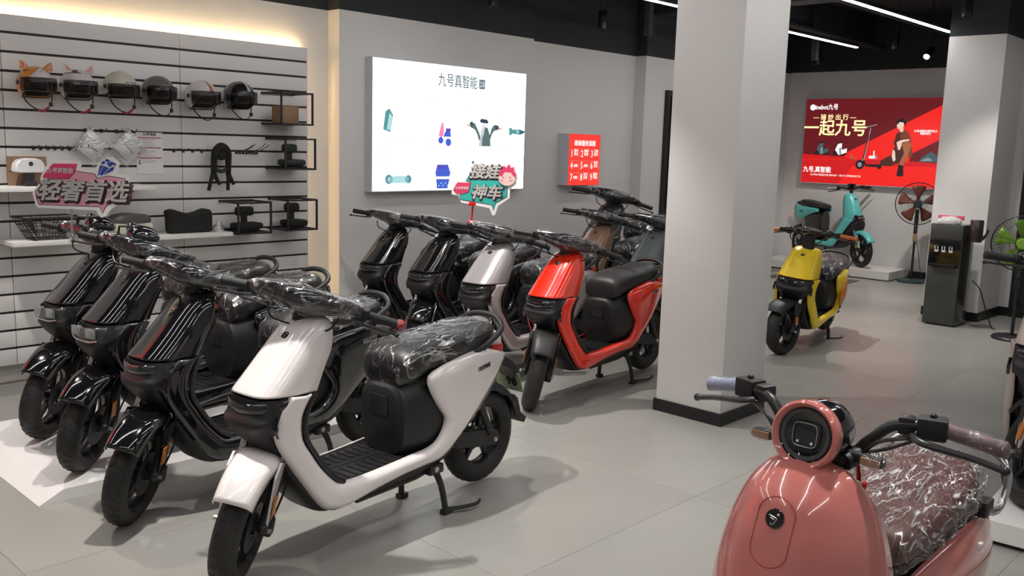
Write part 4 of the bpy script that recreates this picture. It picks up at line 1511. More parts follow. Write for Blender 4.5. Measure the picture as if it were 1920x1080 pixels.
    # ---- painted side strips + rear panels
    for sy in (-1, 1):
        pr = [[a[0], a[1], c[0], c[1]] for a, c in STRIP]
        rr_ = _cat4(pr, 3)
        rows = []
        for (ax, az, cx_, cz) in rr_:
            row = []
            for k in range(9):
                f = k / 8
                x = ax + (cx_ - ax) * f
                z = az + (cz - az) * f
                wd = interp(WID, x)[0]
                e = 1 - abs(2 * f - 1) ** 5
                fold = .006 * max(0, 1 - abs(f - .62) / .3)
                row.append((x, sy * (wd - .022 + .022 * e + fold), z))
            rows.append(row)
        b = MB()
        b.loft(rows, cap=False, close=False)
        sp_ = thick(b.build('side_fairing', P, t), .006)
        if side_text:
            X = frame((1.10, sy * .1615, .612), (-sy * -1.0, -sy * -1.0 * 0 + .0, .06 * -sy), (0, 0, 1))
            X = frame((1.12, sy * (interp(WID, 1.12)[0] + .0065), .600), ((1, .12 * 1, .08) if sy < 0 else (-1, .12, -.08)), (0, 0, 1))
            MB(X).box(-.047, .047, -.011, .011, 0, .003, .001).build('name_plate', M['steel'], sp_)
            text('name_plate_letters', '九号电动', .020, M['ink'], X @ Matrix.Translation((0, 0, .0035)), sp_, .0003)
        if extra_panel:
            rows = []
            for i in range(9):
                f = i / 8
                rows.append([(.90 + .09 * f + .10 * q * math.sin(PI * min(f + .12, .95)), sy * (.184 - .004 * abs(q)), .36 + .24 * f) for q in (-1, -.5, 0, .5, 1)])
            b = MB()
            b.loft(rows, cap=False, close=False)
            thick(b.build('orange_patch', extra_panel, sp_), .004)
    # ---- tub under the seat, belly, floor
    b = MB()
    U_ = [(.662, .42, .575, .085), (.675, .33, .59, .115), (.69, .29, .60, .128), (.80, .27, .62, .14), (.95, .30, .645, .14), (1.08, .40, .66, .13), (1.2, .50, .67, .112), (1.30, .575, .665, .085), (1.335, .60, .65, .06)]
    b.loft(seat_rings(resample(U_, 3), n=28))
    b.build('seat_tub', M['matte'], t)
    b = MB()
    B_ = [(.27, .20, .28, .10), (.32, .185, .296, .14), (.5, .195, .298, .148), (.8, .21, .30, .148), (.95, .24, .33, .13), (1.03, .30, .36, .10)]
    b.loft(seat_rings(resample(B_, 3), n=28))
    b.build('floor_pan', M['matte'], t)
    b = MB()
    b.box(.33, .72, -.125, .125, .297, .302, .002)
    for k in range(9):
        x = .355 + k * .038
        for sy in (-1, 1):
            b.box(x, x + .012, sy * .075 - .045, sy * .075 + .045, .301, .3065, .002)
    b.box(.33, .66, -.008, .008, .301, .304)
    b.build('foot_mat', M['soft'], t)
    for sy in (-1, 1):
        MB().lathe([(0, .004), (.008, .003), (.009, 0)], frame((.37, sy * .125, .303), (1, 0, 0), (0, 1, 0)), 12).build('mat_bolt', M['dark_metal'], t)
    MB().tube([(.45, .10, .195), (.75, .11, .205), (.88, .11, .225)], .016, 8).tube([(.45, -.10, .195), (.75, -.11, .205), (.88, -.11, .225)], .016, 8).build('frame_tube', M['dark_metal'], t)
    # front of tub: storage lid line and hook
    MB().box(.658, .666, -.05, .05, .46, .54, .002).build('hook_panel', M['soft'], t)
    # ---- seat
    if variant == 'slim':
        Q = [(.66, .60, .70, .06), (.68, .60, .735, .10), (.76, .62, .765, .125), (.9, .64, .785, .12), (1.05, .66, .80, .10), (1.13, .68, .80, .08), (1.15, .70, .77, .05)]
    else:
        Q = [(.672, .60, .655, .075), (.679, .580, .69, .105), (.700, .578, .716, .124), (.745, .588, .736, .134), (.83, .605, .748, .138), (.95, .630, .755, .138), (1.08, .652, .764, .134), (1.19, .668, .772, .120), (1.25, .68, .764, .096), (1.268, .70, .748, .06)]
    b = MB()
    b.loft(seat_rings(resample(Q, 3), n=32))
    st = b.build('seat', M[seatm], t)
    b = MB()
    b.tube([(x, sy_ * (wd + .001), zt - .030) for sy_ in (-1,) for (x, zb, zt, wd) in Q[2:9]], .0018, 5, 3)
    b.tube([(x, (wd + .001), zt - .030) for (x, zb, zt, wd) in Q[2:9]], .0018, 5, 3)
    b.tube([(.93, y, .755 - abs(y) ** 3 * 8) for y in (-.12, -.06, 0, .06, .12)], .0018, 5, 3)
    b.build('seam', M['soft'], st)
    if wrapped:
        b = MB()
        b.loft(seat_rings(resample(Q, 9 if detail else 5), grow=.003, n=110 if detail else 48, noise_=.009, seed=loc[1] * 3))
        b.build('plastic_cover', M['wrap'], t)
    # ---- grab rail, tail, lamp
    b = MB()
    b.tube([(1.05, -.125, .655), (1.16, -.135, .690), (1.265, -.125, .738), (1.295, -.075, .775), (1.30, 0, .785), (1.295, .075, .775), (1.265, .125, .738), (1.16, .135, .690), (1.05, .125, .655)], .0135, 10, 5)
    for sy in (-1, 1):
        b.box(1.03, 1.16, sy * .118 - .018, sy * .118 + .018, .632, .682, .012)
    b.build('grab_rail', M['matte'], t)
    b = MB()
    b.loft(seat_rings(resample([(1.20, .655, .685, .10), (1.27, .64, .725, .10), (1.32, .62, .715, .085), (1.345, .61, .68, .05)], 3), n=24))
    b.build('tail_cowl', P, t)
    for sy in (-1, 1):
        MB().box(1.215, 1.285, sy * .112 - .010, sy * .112 + .010, .635, .672, .008).build('tail_light', M['red_lens'], t)
    MB().box(1.33, 1.352, -.07, .07, .615, .655, .006).build('rear_lamp', M['red_lens'], t)
    b = MB()
    b.prism([(1.31, .60), (1.34, .615), (1.47, .545), (1.53, .45), (1.51, .44), (1.45, .51), (1.32, .57)], lambda a, c, d: Vector((a, d, c)), -.045, .045, .006)
    b.build('plate_holder', M['matte'], t)
    if plate:
        X = frame((1.50, .01, .44), (0, -1, 0), (-.35, 0, .93))
        o = MB(X).box(-.075, .075, -.05, .05, -.002, .002, .001).build('number_plate', M['plate_green'], t)
        text('plate_digits', '98', .062, M['ink'], X @ Matrix.Translation((.02, 0, .003)), o, .002)
        text('plate_digits', '98', .062, M['ink'], X @ Matrix.Rotation(PI, 4, 'Y') @ Matrix.Translation((-.02, 0, .003)), o, .002)
        MB().box(1.40, 1.46, -.04, .04, .552, .556).build('white_sticker', M['paper'], t, X=Matrix.Translation((1.43, 0, .55)) @ Matrix.Rotation(.45, 4, 'Y') @ Matrix.Translation((-1.43, 0, -.545)))
    # ---- rear wheel, swing arm, hugger, stand
    cz = .215 + lift
    wheel(t, 'rear_wheel', None, (1.27, cz), w_=.10, disc=-1, rimr=.135)
    for sy in (-1, 1):
        b = MB()
        b.prism([(.98, .285), (1.0, .325), (1.18, .30), (1.285, .275), (1.31, .24), (1.285, .205), (1.18, .22), (1.02, .25)], lambda a, c, d: Vector((a, sy * (.088 + d), c)), -.012, .016, .005)
        o = b.build('swing_arm', M['matte'], t)
        MB(frame((1.27, sy * .105, cz), (1, 0, 0), (0, 0, 1)) if sy < 0 else frame((1.27, sy * .105, cz), (-1, 0, 0), (0, 0, 1))).lathe([(0, .008), (.009, .007), (.012, 0)], Matrix.Identity(4), 12).build('axle_bolt', M['steel'], o)
        b = MB()
        b.tube([(1.12, sy * .10, .50), (1.235, sy * .105, .27)], [.020, .017], 10)
        b.build('shock_absorber', M['dark_metal'], t)
    b = MB()
    arcshell(b, (1.27, cz), .245, .062, 28, 165, 20, 8, .035, 3)
    b.box(1.47, 1.50, -.035, .035, .27, .38, .006)
    b.prism([(1.475, .38), (1.50, .37), (1.53, .29), (1.575, .255), (1.56, .235), (1.51, .255), (1.47, .33)], lambda a, c, d: Vector((a, d, c)), -.045, .045, .004)
    thick(b.build('rear_mudguard', M['matte'], t), .003)
    sd = thing_part('center_stand', t)
    b = MB()
    b.tube([(.875, -.10, .215), (.875, .10, .215)], .013, 8)
    b.build('pivot_tube', M['dark_metal'], sd)
    for sy in (-1, 1):
        b = MB()
        b.tube([(.875, sy * .09, .215), (.905, sy * .115, .13), (.92, sy * .13, .018)], [.016, .013, .013], 8, 3)
        b.box(.90, .95, sy * .13 - .016, sy * .13 + .016, 0, .022, .005)
        b.build('stand_leg', M['dark_metal'], sd)
    MB().tube([(.92, -.13, .02), (.97, -.165, .022), (1.03, -.20, .03), (1.055, -.205, .045)], [.010, .009, .008, .006], 8, 4).build('foot_lever', M['dark_metal'], sd)
    MB().box(.80, .88, -.155, -.12, .20, .24, .008).build('stand_bracket', M['dark_metal'], sd)
    MB().tube([(.83, -.15, .225), (.83, -.162, .225)], .012, 10).build('bracket_bolt', M['steel'], sd)
    # ---- handlebar (steered)
    hb = thing_part('handlebar', t)
    hb.location = (0, 0, bar_up)
    b = MB(S)
    H_ = [(.205, .306, .968, .016, .030), (.198, .304, .970, .024, .036), (.15, .298, .974, .033, .048), (.09, .288, .974, .044, .064), (.04, .280, .972, .053, .076), (0, .278, .972, .055, .078)]
    if variant == 'bare':
        H_ = [(q[0] * .45, q[1], q[2], q[3] * .75, q[4] * .7) for q in H_]
    C_ = [(-q[0],) + q[1:] for q in H_] + [q for q in H_[::-1][1:]]

    def podrings(g=0.0, n=28, k_=3, nz=0):
        rings = []
        for y, x, z, hz, hs in _cat4([list(c) for c in C_], k_):
            ring = []
            for c, s_ in sel(n, 2.6):
                dx, dz = (hs + g) * c, (hz + g) * s_
                if s_ > 0:
                    dz *= .75
                # tilt the section so its top faces back and up
                p = Vector((x + dx * .92 + dz * .38, y * (1 + g * 2), z - dx * .38 * -1 * -1 + dz * .92))
                if nz:
                    q = Vector((p.x * 14 + loc[0], p.y * 14, p.z * 14 + loc[1]))
                    p += Vector((c, 0, s_)) * nz * ((1 - min(1, 3 * abs(noise.noise(q)))) ** 2 + .5 * (1 - min(1, 3 * abs(noise.noise(q * 2.2)))) ** 2)
                ring.append(p)
            rings.append(ring)
        return rings
    b.loft(podrings())
    pod = b.build('handlebar_cover', M['gloss'], hb)
    if variant == 'bare':
        MB(S).tube([(.315, -.20, .962), (.30, -.14, .97), (.29, -.07, .945), (.285, 0, .935), (.29, .07, .945), (.30, .14, .97), (.315, .20, .962)], .012, 10, 4).build('bar', M['matte'], hb)
        for ys in (-.15, .15):
            MB(S).ball((.29, ys, .965), .035, .03, .035, 12).build('control_pod', M['soft'], hb)
    b = MB(S)
    b.loft([[(.30 + .032 * c, .042 * s_, z) for c, s_ in sel(20, 3)] for z in (.885 - bar_up, .905, .94)])
    b.build('steering_neck', M['matte'], hb)
    X = S @ frame((.315, 0, 1.026), (0, 1, 0), (.90, 0, -.42) if False else (-.92, 0, .40))
    if wrap_pod:
        b = MB(S)
        b.loft(podrings(.003, 64 if detail else 36, 10 if detail else 5, .008))
        b.build('plastic_wrap', M['wrap_pod'], hb)
    if variant == 'b':
        b = MB(S)
        b.ball((.30, .02, 1.025), .06, .075, .045, 18)
        b.build('instrument_hood', M['gloss'], hb)
        b = MB(S)
        b.ball((.36, .10, 1.03), .026, .03, .026, 14)
        b.build('bell_cover', M['gloss'], hb)
        MB(S).tube([(.27, .12, .99), (.26, .115, 1.05), (.27, .065, 1.06), (.28, .06, 1.03)], .006, 6).build('hook_bracket', M['skirting'], hb)
    for sy in (-1, 1):
        b = MB(S)
        b.tube([(.306, sy * .195, .962), (.318, sy * .24, .955), (.338, sy * .325, .945)], [.0165, .0168, .0170], 12)
        b.ball((.339, sy * .328, .945), .0185, .008, .0185, 10)
        b.build('grip', M[grips], hb)
        b = MB(S)
        b.box(.282, .330, sy * .205 - .020, sy * .205 + .020, .940, .982, .008)
        b.build('switch_box', M['matte'], hb)
        b = MB(S)
        b.tube([(.278, sy * .18, .945), (.262, sy * .21, .940), (.282, sy * .26, .928), (.305, sy * .335, .916)], [.009, .009, .007, .0065], 8, 4, flat=.7)
        b.ball((.306, sy * .338, .915), .009, .009, .009, 8)
        b.build('brake_lever', M['soft'], hb)
    for ys in (-.13, .13):
        MB(S).tube([(.27, ys, .93), (.24, ys * .8, .89), (.27, ys * .3, .87)], .004, 6, 4).build('cable', M['skirting'], hb)
    if paint == 'white':
        b = MB(S)
        b.ball((.343, -.335, .944), .024, .022, .020, 12)
        b.build('red_grip_tag', mat('red_glossy_tag', (.30, .03, .04), .2, coat=.5), hb)
    return t


def step_through(label, loc, rz):
    """small city scooter, turquoise, short seat and slim column"""
    t = thing('electric_scooter', label, 'scooter', loc, rz)
    P = PAINT['teal']
    S = steer_matrix((.03, 0, .2), (.25, 0, .93), R(-8))
    wheel(t, 'front_wheel', S, (0, .215), r=.215, w_=.075, spokes=5, rimr=.155, disc=1)
    for sy in (-1, 1):
        b = MB(S)
        b.tube([(.0, sy * .06, .215), (.04, sy * .062, .34), (.06, sy * .062, .40)], .016, 10)
        lg = b.build('fork_leg', M['matte'], t)
        MB(S).tube([(.055, sy * .062, .39), (.11, sy * .062, .56)], .011, 10).build('fork_tube', M['chrome'], lg)
        MB(S).box(-.005, .022, sy * .078 - .003, sy * .078 + .003, .25, .33, .002).build('side_reflector', M['amber'], lg)
    b = MB(S)
    arcshell(b, (0, .215), .255, .062, 72, 150, 14, 10, .04, 3, (.95, .75))
    for sy in (-1, 1):
        b.prism([(-.02, .26), (.03, .25), (.07, .42), (0, .42)], lambda a, c, d: Vector((a, sy * (.064) + d * sy, c)), -.002, .003)
    thick(b.build('front_fender', P, t), .003)
    C_ = [(.925, .235, .285, .05), (.91, .215, .30, .068), (.86, .18, .31, .08), (.76, .125, .30, .086), (.66, .09, .285, .09), (.585, .10, .28, .088)]
    b = MB()
    b.loft([[(sr - (sr - sf) * abs(q[1]), wd * q[0], z) for q in sel(21, 2.8, 0, PI, False)] for z, sf, sr, wd in [(.932, .255, .27, .01)] + resample(C_, 3)], cap=False, close=False)
    o = thick(b.build('front_hood', P, t), .005)
    emblem(o, frame((.176, 0, .86), (0, -1, 0), (.5, 0, .86)), .014)
    # painted diagonal leg strips down to the floor and back
    ST = [((.10, .59), (.29, .62)), ((.16, .53), (.31, .56)), ((.26, .40), (.385, .43)), ((.36, .27), (.45, .33)), ((.42, .225), (.52, .285)), ((.60, .225), (.62, .28)), ((.80, .23), (.80, .28))]
    for sy in (-1, 1):
        b = MB()
        b.loft([[(ax + (c_ - ax) * f, sy * (.088 + .03 * min(1, max(0, (ax - .1) / .3)) + .008 * math.sin(PI * f)), az + (cz - az) * f) for f in (0, .2, .4, .6, .8, 1)] for ax, az, c_, cz in _cat4([[a[0], a[1], c[0], c[1]] for a, c in ST], 3)], cap=False, close=False)
        thick(b.build('side_fairing', P, t), .006)
    b = MB()
    b.loft(seat_rings(resample([(.05, .50, .58, .07), (.07, .46, .60, .083), (.16, .36, .59, .085), (.28, .24, .52, .09), (.42, .20, .29, .11), (.6, .19, .275, .12), (.82, .2, .28, .12)], 3), n=24))
    b.build('lower_cowl', M['matte'], t)
    b = MB()
    b.loft([[((sf + sr) / 2 + (sr - sf) / 2 * c, wd * .95 * s_, z) for c, s_ in sel(24, 3)] for z, sf, sr, wd in [(.90, .26, .305, .06), (.8, .2, .312, .083), (.65, .15, .30, .088), (.5, .22, .34, .088), (.35, .34, .43, .10)]])
    b.build('leg_shield', M['soft'], t)
    b = MB()
    b.prism([(.055, .60), (.075, .635), (.095, .66), (.12, .60)], lambda a, c, d: Vector((a, d, c)), -.075, .075, .004)
    o = b.build('headlamp', M['lens'], t)
    for y in (-.03, 0, .03):
        MB().ball((.062, y, .625), .008, .012, .008, 10).build('lamp_lens', M['lamp_led'], o)
    # seat post body
    b = MB()
    b.loft(seat_rings(resample([(.70, .30, .66, .07), (.74, .26, .68, .09), (.86, .25, .69, .10), (.98, .32, .69, .10), (1.02, .45, .68, .09)], 3), n=24))
    b.build('seat_post_body', M['gloss'], t)
    for sy in (-1, 1):
        b = MB()
        b.loft([[(x, sy * (.104 + .012 * math.sin(PI * f)), z0 + (z1 - z0) * f) for f in (0, .25, .5, .75, 1)] for x, z0, z1 in [(.72, .655, .69), (.80, .64, .70), (.92, .60, .705), (1.0, .56, .71), (1.08, .52, .715), (1.16, .56, .715), (1.20, .64, .70)]], cap=False, close=False)
        o = thick(b.build('tail_fairing', P, t), .005)
        X = frame((1.06, sy * .119, .64), (1 if sy < 0 else -1, 0, 0), (0, 0, 1))
        text('model_letters', 'C30', .04, M['ink'], X, o, .001)
    b = MB()
    b.loft(seat_rings(resample([(.70, .70, .72, .07), (.72, .695, .745, .10), (.80, .70, .765, .115), (.95, .705, .785, .115), (1.08, .71, .80, .10), (1.15, .72, .79, .07)], 3), n=28))
    o = b.build('seat', M['seat'], t)
    MB().tube([(.93, y, .783 - abs(y) ** 3 * 9) for y in (-.1, -.05, 0, .05, .1)], .002, 5, 3).build('seam', M['soft'], o)
    MB().tube([(1.10, -.06, .72), (1.22, -.05, .745), (1.24, 0, .755), (1.22, .05, .745), (1.10, .06, .72)], .012, 8, 3).build('grab_rail', M['matte'], t)
    wheel(t, 'rear_wheel', None, (1.12, .215), w_=.075, spokes=5, disc=-1, rimr=.155)
    b = MB()
    arcshell(b, (1.12, .215), .245, .055, 20, 150, 14, 8, .03, 3)
    thick(b.build('rear_mudguard', M['matte'], t), .003)
    for sy in (-1, 1):
        MB().tube([(.82, sy * .07, .25), (1.12, sy * .08, .215)], .018, 8).build('swing_arm', M['matte'], t)
        MB().tube([(1.0, sy * .08, .55), (1.10, sy * .085, .25)], .016, 8).build('shock_absorber', M['steel'], t)
    b = MB()
    b.tube([(.80, -.12, .2), (.83, -.14, .013)], .012, 8).tube([(.80, .12, .2), (.83, .14, .013)], .012, 8).tube([(.80, -.12, .2), (.80, .12, .2)], .012, 8)
    b.build('center_stand', M['dark_metal'], t)
    hb = thing_part('handlebar', t)
    MB(S).tube([(.262, 0, .90), (.275, 0, .99)], .022, 10).build('stem', M['matte'], hb)
    MB(S).tube([(.30, -.20, 1.0), (.285, -.12, 1.005), (.275, -.05, .985), (.275, .05, .985), (.285, .12, 1.005), (.30, .20, 1.0)], .013, 10, 3).build('bar', M['matte'], hb)
    MB(S).box(.24, .30, -.045, .045, .985, 1.055, .012).build('display', M['gloss'], hb)
    for sy in (-1, 1):
        MB(S).tube([(.30, sy * .20, 1.0), (.325, sy * .32, .993)], .0165, 12).build('grip', M['steel'] if sy > 0 else M['grip'], hb)
        MB(S).box(.27, .32, sy * .18 - .022, sy * .18 + .022, .98, 1.025, .008).build('switch_box', M['matte'], hb)
        MB(S).tube([(.27, sy * .17, .985), (.25, sy * .20, .98), (.275, sy * .34, .955)], [.009, .008, .006], 8, 3).build('brake_lever', M['soft'], hb)
    return t


def retro(label, loc, rz):
    t = thing('electric_scooter', label, 'scooter', loc, rz)
    P = PAINT['pink']
    S = steer_matrix((.03, 0, .2), (.26, 0, .93), R(0))
    wheel(t, 'front_wheel', S, (.03, .19), r=.19, w_=.085, spokes=5, rimr=.12, disc=1)
    for sy in (-1, 1):
        MB(S).tube([(.03, sy * .065, .19), (.12, sy * .065, .42)], .017, 10).build('fork_leg', M['matte'], t)
    b = MB(S)
    arcshell(b, (.03, .19), .235, .085, 50, 165, 16, 12, .06, 2.6, (.9, .8))
    thick(b.build('front_fender', P, t), .004)
    # big rounded leg shield
    Z_ = [(.866, .172, .215, .014), (.862, .158, .218, .048), (.852, .138, .222, .076), (.830, .113, .232, .100), (.80, .087, .245, .124), (.76, .070, .252, .146), (.70, .048, .258, .168), (.60, .025, .262, .188), (.50, .02, .27, .195), (.40, .05, .29, .19), (.30, .12, .34, .17), (.23, .22, .38, .145)]
    b = MB()
    rows = []
    for z, sf, sr, wd in resample(Z_, 4):
        rows.append([(sr - (sr - sf) * abs(q[1]), wd * q[0], z) for q in sel(37, 2.35, 0, PI, False)])
    b.loft(rows, cap=False, close=False)
    sh = thick(b.build('leg_shield', P, t), .008)
    b = MB()
    b.loft([[(sr - .035 + .03 * c, wd * .95 * s_, z) for c, s_ in sel(28, 3.5)] for z, sf, sr, wd in resample(Z_[1:], 2)])
    b.build('inner_panel', M['soft'], t)
    # oval hatch groove with the badge

    def sfp(y, z, off=.004):
        sf, sr, wd = interp(sorted([(q[0], q[1], q[2], q[3]) for q in Z_]), z)
        k = (1 - min(.999, abs(y) / wd) ** 2.35) ** (1 / 2.35)
        return Vector((sr - (sr - sf) * k - off, y, z))
    g = MB()
    pts = []
    for k in range(40):
        a = 2 * PI * k / 40
        y = -.000 + .042 * math.cos(a)
        z = .737 + .035 * math.sin(a) + (.035 if math.sin(a) > 0 else -.035)
        pts.append(sfp(y, z, .0062))
    g.tube(pts, .0009, 5, closed=True)
    g.build('hatch_seam', M['ink_red'], sh)
    emblem(sh, frame(sfp(0, .765, .0066), (0, -1, 0), (.35, 0, .94)), .0215)
    # headlamp (tilted up a little)
    hl = thing_part('headlamp', t)
    HX = Matrix.Translation((.178, 0, .925)) @ Matrix.Rotation(R(8), 4, 'Y') @ frame((0, 0, 0), (0, -1, 0), (0, 0, 1))  # z -> -x
    b = MB(HX)
    b.lathe([(.060, .000), (.064, .009), (.070, .013), (.0755, .008), (.077, -.004), (.075, -.022), (.070, -.03)], Matrix.Identity(4), 48)
    b.build('lamp_ring', P, hl)
    b = MB(HX)
    b.lathe([(.0, -.004), (.052, -.004), (.060, .002)], Matrix.Identity(4), 40)
    b.build('lamp_lens', M['lens'], hl)
    b = MB(HX)
    b.lathe([(.047, -.002), (.048, .001), (.056, .0025), (.0575, 0)], Matrix.Identity(4), 40)
    b.build('grey_ring', mat('dark_grey_ring', (.07, .07, .075), .25), hl)
    b = MB(HX)
    b.tube([(.0275 * x, .026 * y, .002) for x, y in sel(32, 4.5)], .0012, 5, closed=True)
    b.build('light_pipe', M['lamp_led'], hl)
    b = MB(HX)
    for k in (-1, 1):
        b.ball((k * .016, -.017, -.001), .0035, .0035, .002, 8)
    b.build('led_points', M['white_pl'], hl)
    b = MB(HX)
    b.loft([[(r_ * c, r_ * 1.0 * s_ + dy, z) for c, s_ in sel(40, 2)] for z, r_, dy in [(-.015, .073, 0), (-.05, .0735, .004), (-.09, .071, .007), (-.125, .060, .008), (-.145, .044, .007), (-.153, .02, .006)]])
    b.build('lamp_bucket', M['gloss'], hl)
    b = MB()
    b.loft([[(x + .05 * c, .045 * s_, z) for c, s_ in sel(24, 3)] for x, z in [(.245, .83), (.25, .87), (.262, .91)]])
    b.build('steering_neck', M['matte'], t)
    b = MB()
    b.box(.215, .30, -.075, .075, .862, .885, .01)
    b.tube([(.23, -.07, .87), (.28, -.09, .885)], .02, 10).tube([(.23, .07, .87), (.28, .09, .885)], .02, 10)
    b.build('lamp_bracket', M['matte'], t)
    hb = thing_part('handlebar', t)
    MB().tube([(.325, -.235, .962), (.30, -.185, .965), (.285, -.14, .955), (.275, -.10, .915), (.27, -.06, .880), (.27, .06, .880), (.275, .10, .915), (.285, .14, .955), (.30, .185, .965), (.325, .235, .962)], .0125, 12, 5).build('bar', M['soft'], hb)
    M.setdefault('grip_wrapped', mat('mauve_grip', (.16, .09, .095), .5))
    M.setdefault('bubble', mat('blue_bubble_wrap', (.32, .36, .50), .3, bump=(260, .6, .004)))
    for sy in (-1, 1):
        g = MB().tube([(.325, sy * .232, .962), (.343, sy * .29, .950), (.358, sy * .345, .938)], [.0165, .0165, .0175], 14).ball((.359, sy * .348, .937), .018, .007, .018, 12).build('grip', M['grip_wrapped'] if sy < 0 else M['bubble'], hb)
        b = MB()
        rings = []
        for i in range(30):
            f = i / 29
            c = Vector((.328 + .034 * f, sy * (.245 + .112 * f), .960 - .024 * f))
            rings.append([c + Vector((math.cos(a), 0, math.sin(a))) * (.0195 + .003 * abs(noise.noise(Vector((f * 12, a * 2, sy))))) * (1 if i < 28 else (.75 if i == 28 else .3)) for a in [2 * PI * k / 24 for k in range(24)]])
        b.loft(rings)
        b.build('grip_film', M['wrap_fine'], hb)
        b = MB(Matrix.Translation((.318, sy * .215, .962)) @ Matrix.Rotation(sy * R(17) * -1, 4, 'Z'))
        b.box(-.024, .026, -.030, .030, -.024, .024, .008)
        o = b.build('switch_box', M['matte'], hb)
        b = MB(Matrix.Translation((.318, sy * .215, .962)) @ Matrix.Rotation(sy * R(17) * -1, 4, 'Z'))
        b.box(-.020, .022, -sy * .05 - .018, -sy * .05 + .018, -.02, .02, .009)
        b.ball((0, -.0, .027), .008, .008, .006, 10)
        b.build('throttle_collar' if sy < 0 else 'control_pod', M['soft'], hb)
        MB().tube([(.285, sy * .185, .945), (.268, sy * .215, .940), (.29, sy * .27, .928), (.312, sy * .315, .917), (.320, sy * .36, .906)], [.010, .010, .009, .0085, .0085], 10, 4, flat=.8).ball((.321, sy * .362, .906), .010, .010, .010, 10).build('brake_lever', M['soft'], hb)
        MB().tube([(.29, sy * .19, .94), (.25, sy * .13, .925), (.245, sy * .08, .87), (.26, sy * .03, .84)], .0042, 6, 5).tube([(.30, sy * .20, .94), (.29, sy * .14, .905), (.27, sy * .09, .885), (.26, sy * .05, .86)], .0042, 6, 5).build('cable', M['skirting'], hb)
        # turn signal on a short stalk
        s_ = MB().tube([(.245, sy * .07, .885), (.240, sy * .105, .886)], .011, 10).build('signal_stalk', M['matte'], t)
        MB().box(.222, .250, sy * .128 - .026, sy * .128 + .026, .874, .898, .009).build('turn_signal', M['matte'], s_)
        MB().box(.219, .224, sy * .128 - .021, sy * .128 + .021, .878, .894, .002).build('signal_lens', mat('pale_amber', (.35, .2, .11), .3, coat=.6), s_)
        b = MB()
        b.ball((.235, sy * .13, .886), .022, .032, .018, 12)
        b.build('signal_film', M['wrap_fine'], s_)
    # red tag hanging at the column, clear bag
    MB().tube([(.30, -.055, .885), (.315, -.060, .86), (.33, -.062, .82), (.335, -.062, .80)], .007, 6, 3, flat=.4).ball((.34, -.075, .79), .008, .006, .01, 8).build('red_ribbon', M['red'], t)
    # floor, rear body, seat
    b = MB()
    b.loft(seat_rings(resample([(.28, .22, .30, .12), (.4, .20, .29, .15), (.6, .20, .29, .15), (.8, .22, .30, .14)], 2), n=24))
    b.build('floor_pan', M['matte'], t)
    MB().box(.36, .62, -.13, .13, .29, .296, .002).build('foot_mat', M['soft'], t)
    for sy in (-1, 1):
        b = MB()
        rows = []
        for i in range(17):
            f = i / 16
            x = .50 + .66 * f
            k = math.sin(PI * (.08 + .84 * f)) ** .6
            zt = .46 + .10 * k
            zb = .42 - .14 * k
            rows.append([(x, sy * (.10 + .085 * k * math.sin(PI * (.12 + .76 * q)) ** .7), zb + (zt - zb) * q) for q in [j / 10 for j in range(11)]])
        b.loft(rows, cap=False, close=False)
        o = thick(b.build('rear_fairing', P, t), .006)
        X = frame((.86, sy * .196, .52), (1 if sy < 0 else -1, 0, 0), (0, 0, 1))
        MB(X).box(-.010, .010, -.010, .010, -.012, -.002, .002).build('white_tag', M['paper'], o)
    b = MB()
    b.loft(seat_rings(resample([(.50, .30, .54, .10), (.60, .28, .57, .13), (.8, .30, .58, .14), (1.0, .38, .58, .13), (1.15, .46, .56, .09)], 3), n=28))
    b.build('seat_tub', M['soft'], t)
    Q = [(.47, .56, .60, .08), (.485, .545, .635, .115), (.53, .54, .655, .135), (.62, .548, .668, .147), (.80, .56, .678, .150), (.96, .57, .690, .140), (1.05, .585, .690, .115), (1.08, .60, .67, .08)]
    b = MB()
    b.loft(seat_rings(resample(Q, 4), n=36))
    b.build('seat', M['seat_brown'], t)
    b = MB()
    b.loft(seat_rings(resample(Q, 18), grow=.006, n=150, noise_=.016, seed=5))
    b.build('plastic_cover', M['wrap_big'], t)
    b = MB()
    b.tube([(.98, -.145, .585), (1.03, -.165, .56), (1.10, -.17, .575), (1.135, -.165, .66), (1.15, -.10, .700), (1.155, 0, .708), (1.15, .10, .700), (1.135, .165, .66), (1.10, .17, .575), (1.03, .165, .56), (.98, .145, .585)], .0105, 12, 5)
    b.build('grab_rail', M['chrome'], t)
    for sy in (-1, 1):
        MB().box(.97, 1.04, sy * .15 - .016, sy * .15 + .016, .555, .60, .008).build('rail_bracket', M['matte'], t)
    MB().box(1.14, 1.165, -.05, .05, .47, .52, .008).build('tail_light', M['red_lens'], t)
    wheel(t, 'rear_wheel', None, (1.05, .19), r=.19, w_=.09, spokes=5, rimr=.12, disc=-1)
    for sy in (-1, 1):
        MB().tube([(.75, sy * .08, .25), (1.05, sy * .085, .19)], .02, 8).build('swing_arm', M['matte'], t)
    b = MB()
    b.tube([(.78, -.10, .2), (.81, -.13, .013)], .012, 8).tube([(.78, .10, .2), (.81, .13, .013)], .012, 8).tube([(.78, -.10, .2), (.78, .10, .2)], .012, 8)
    b.build('center_stand', M['dark_metal'], t)
    return t


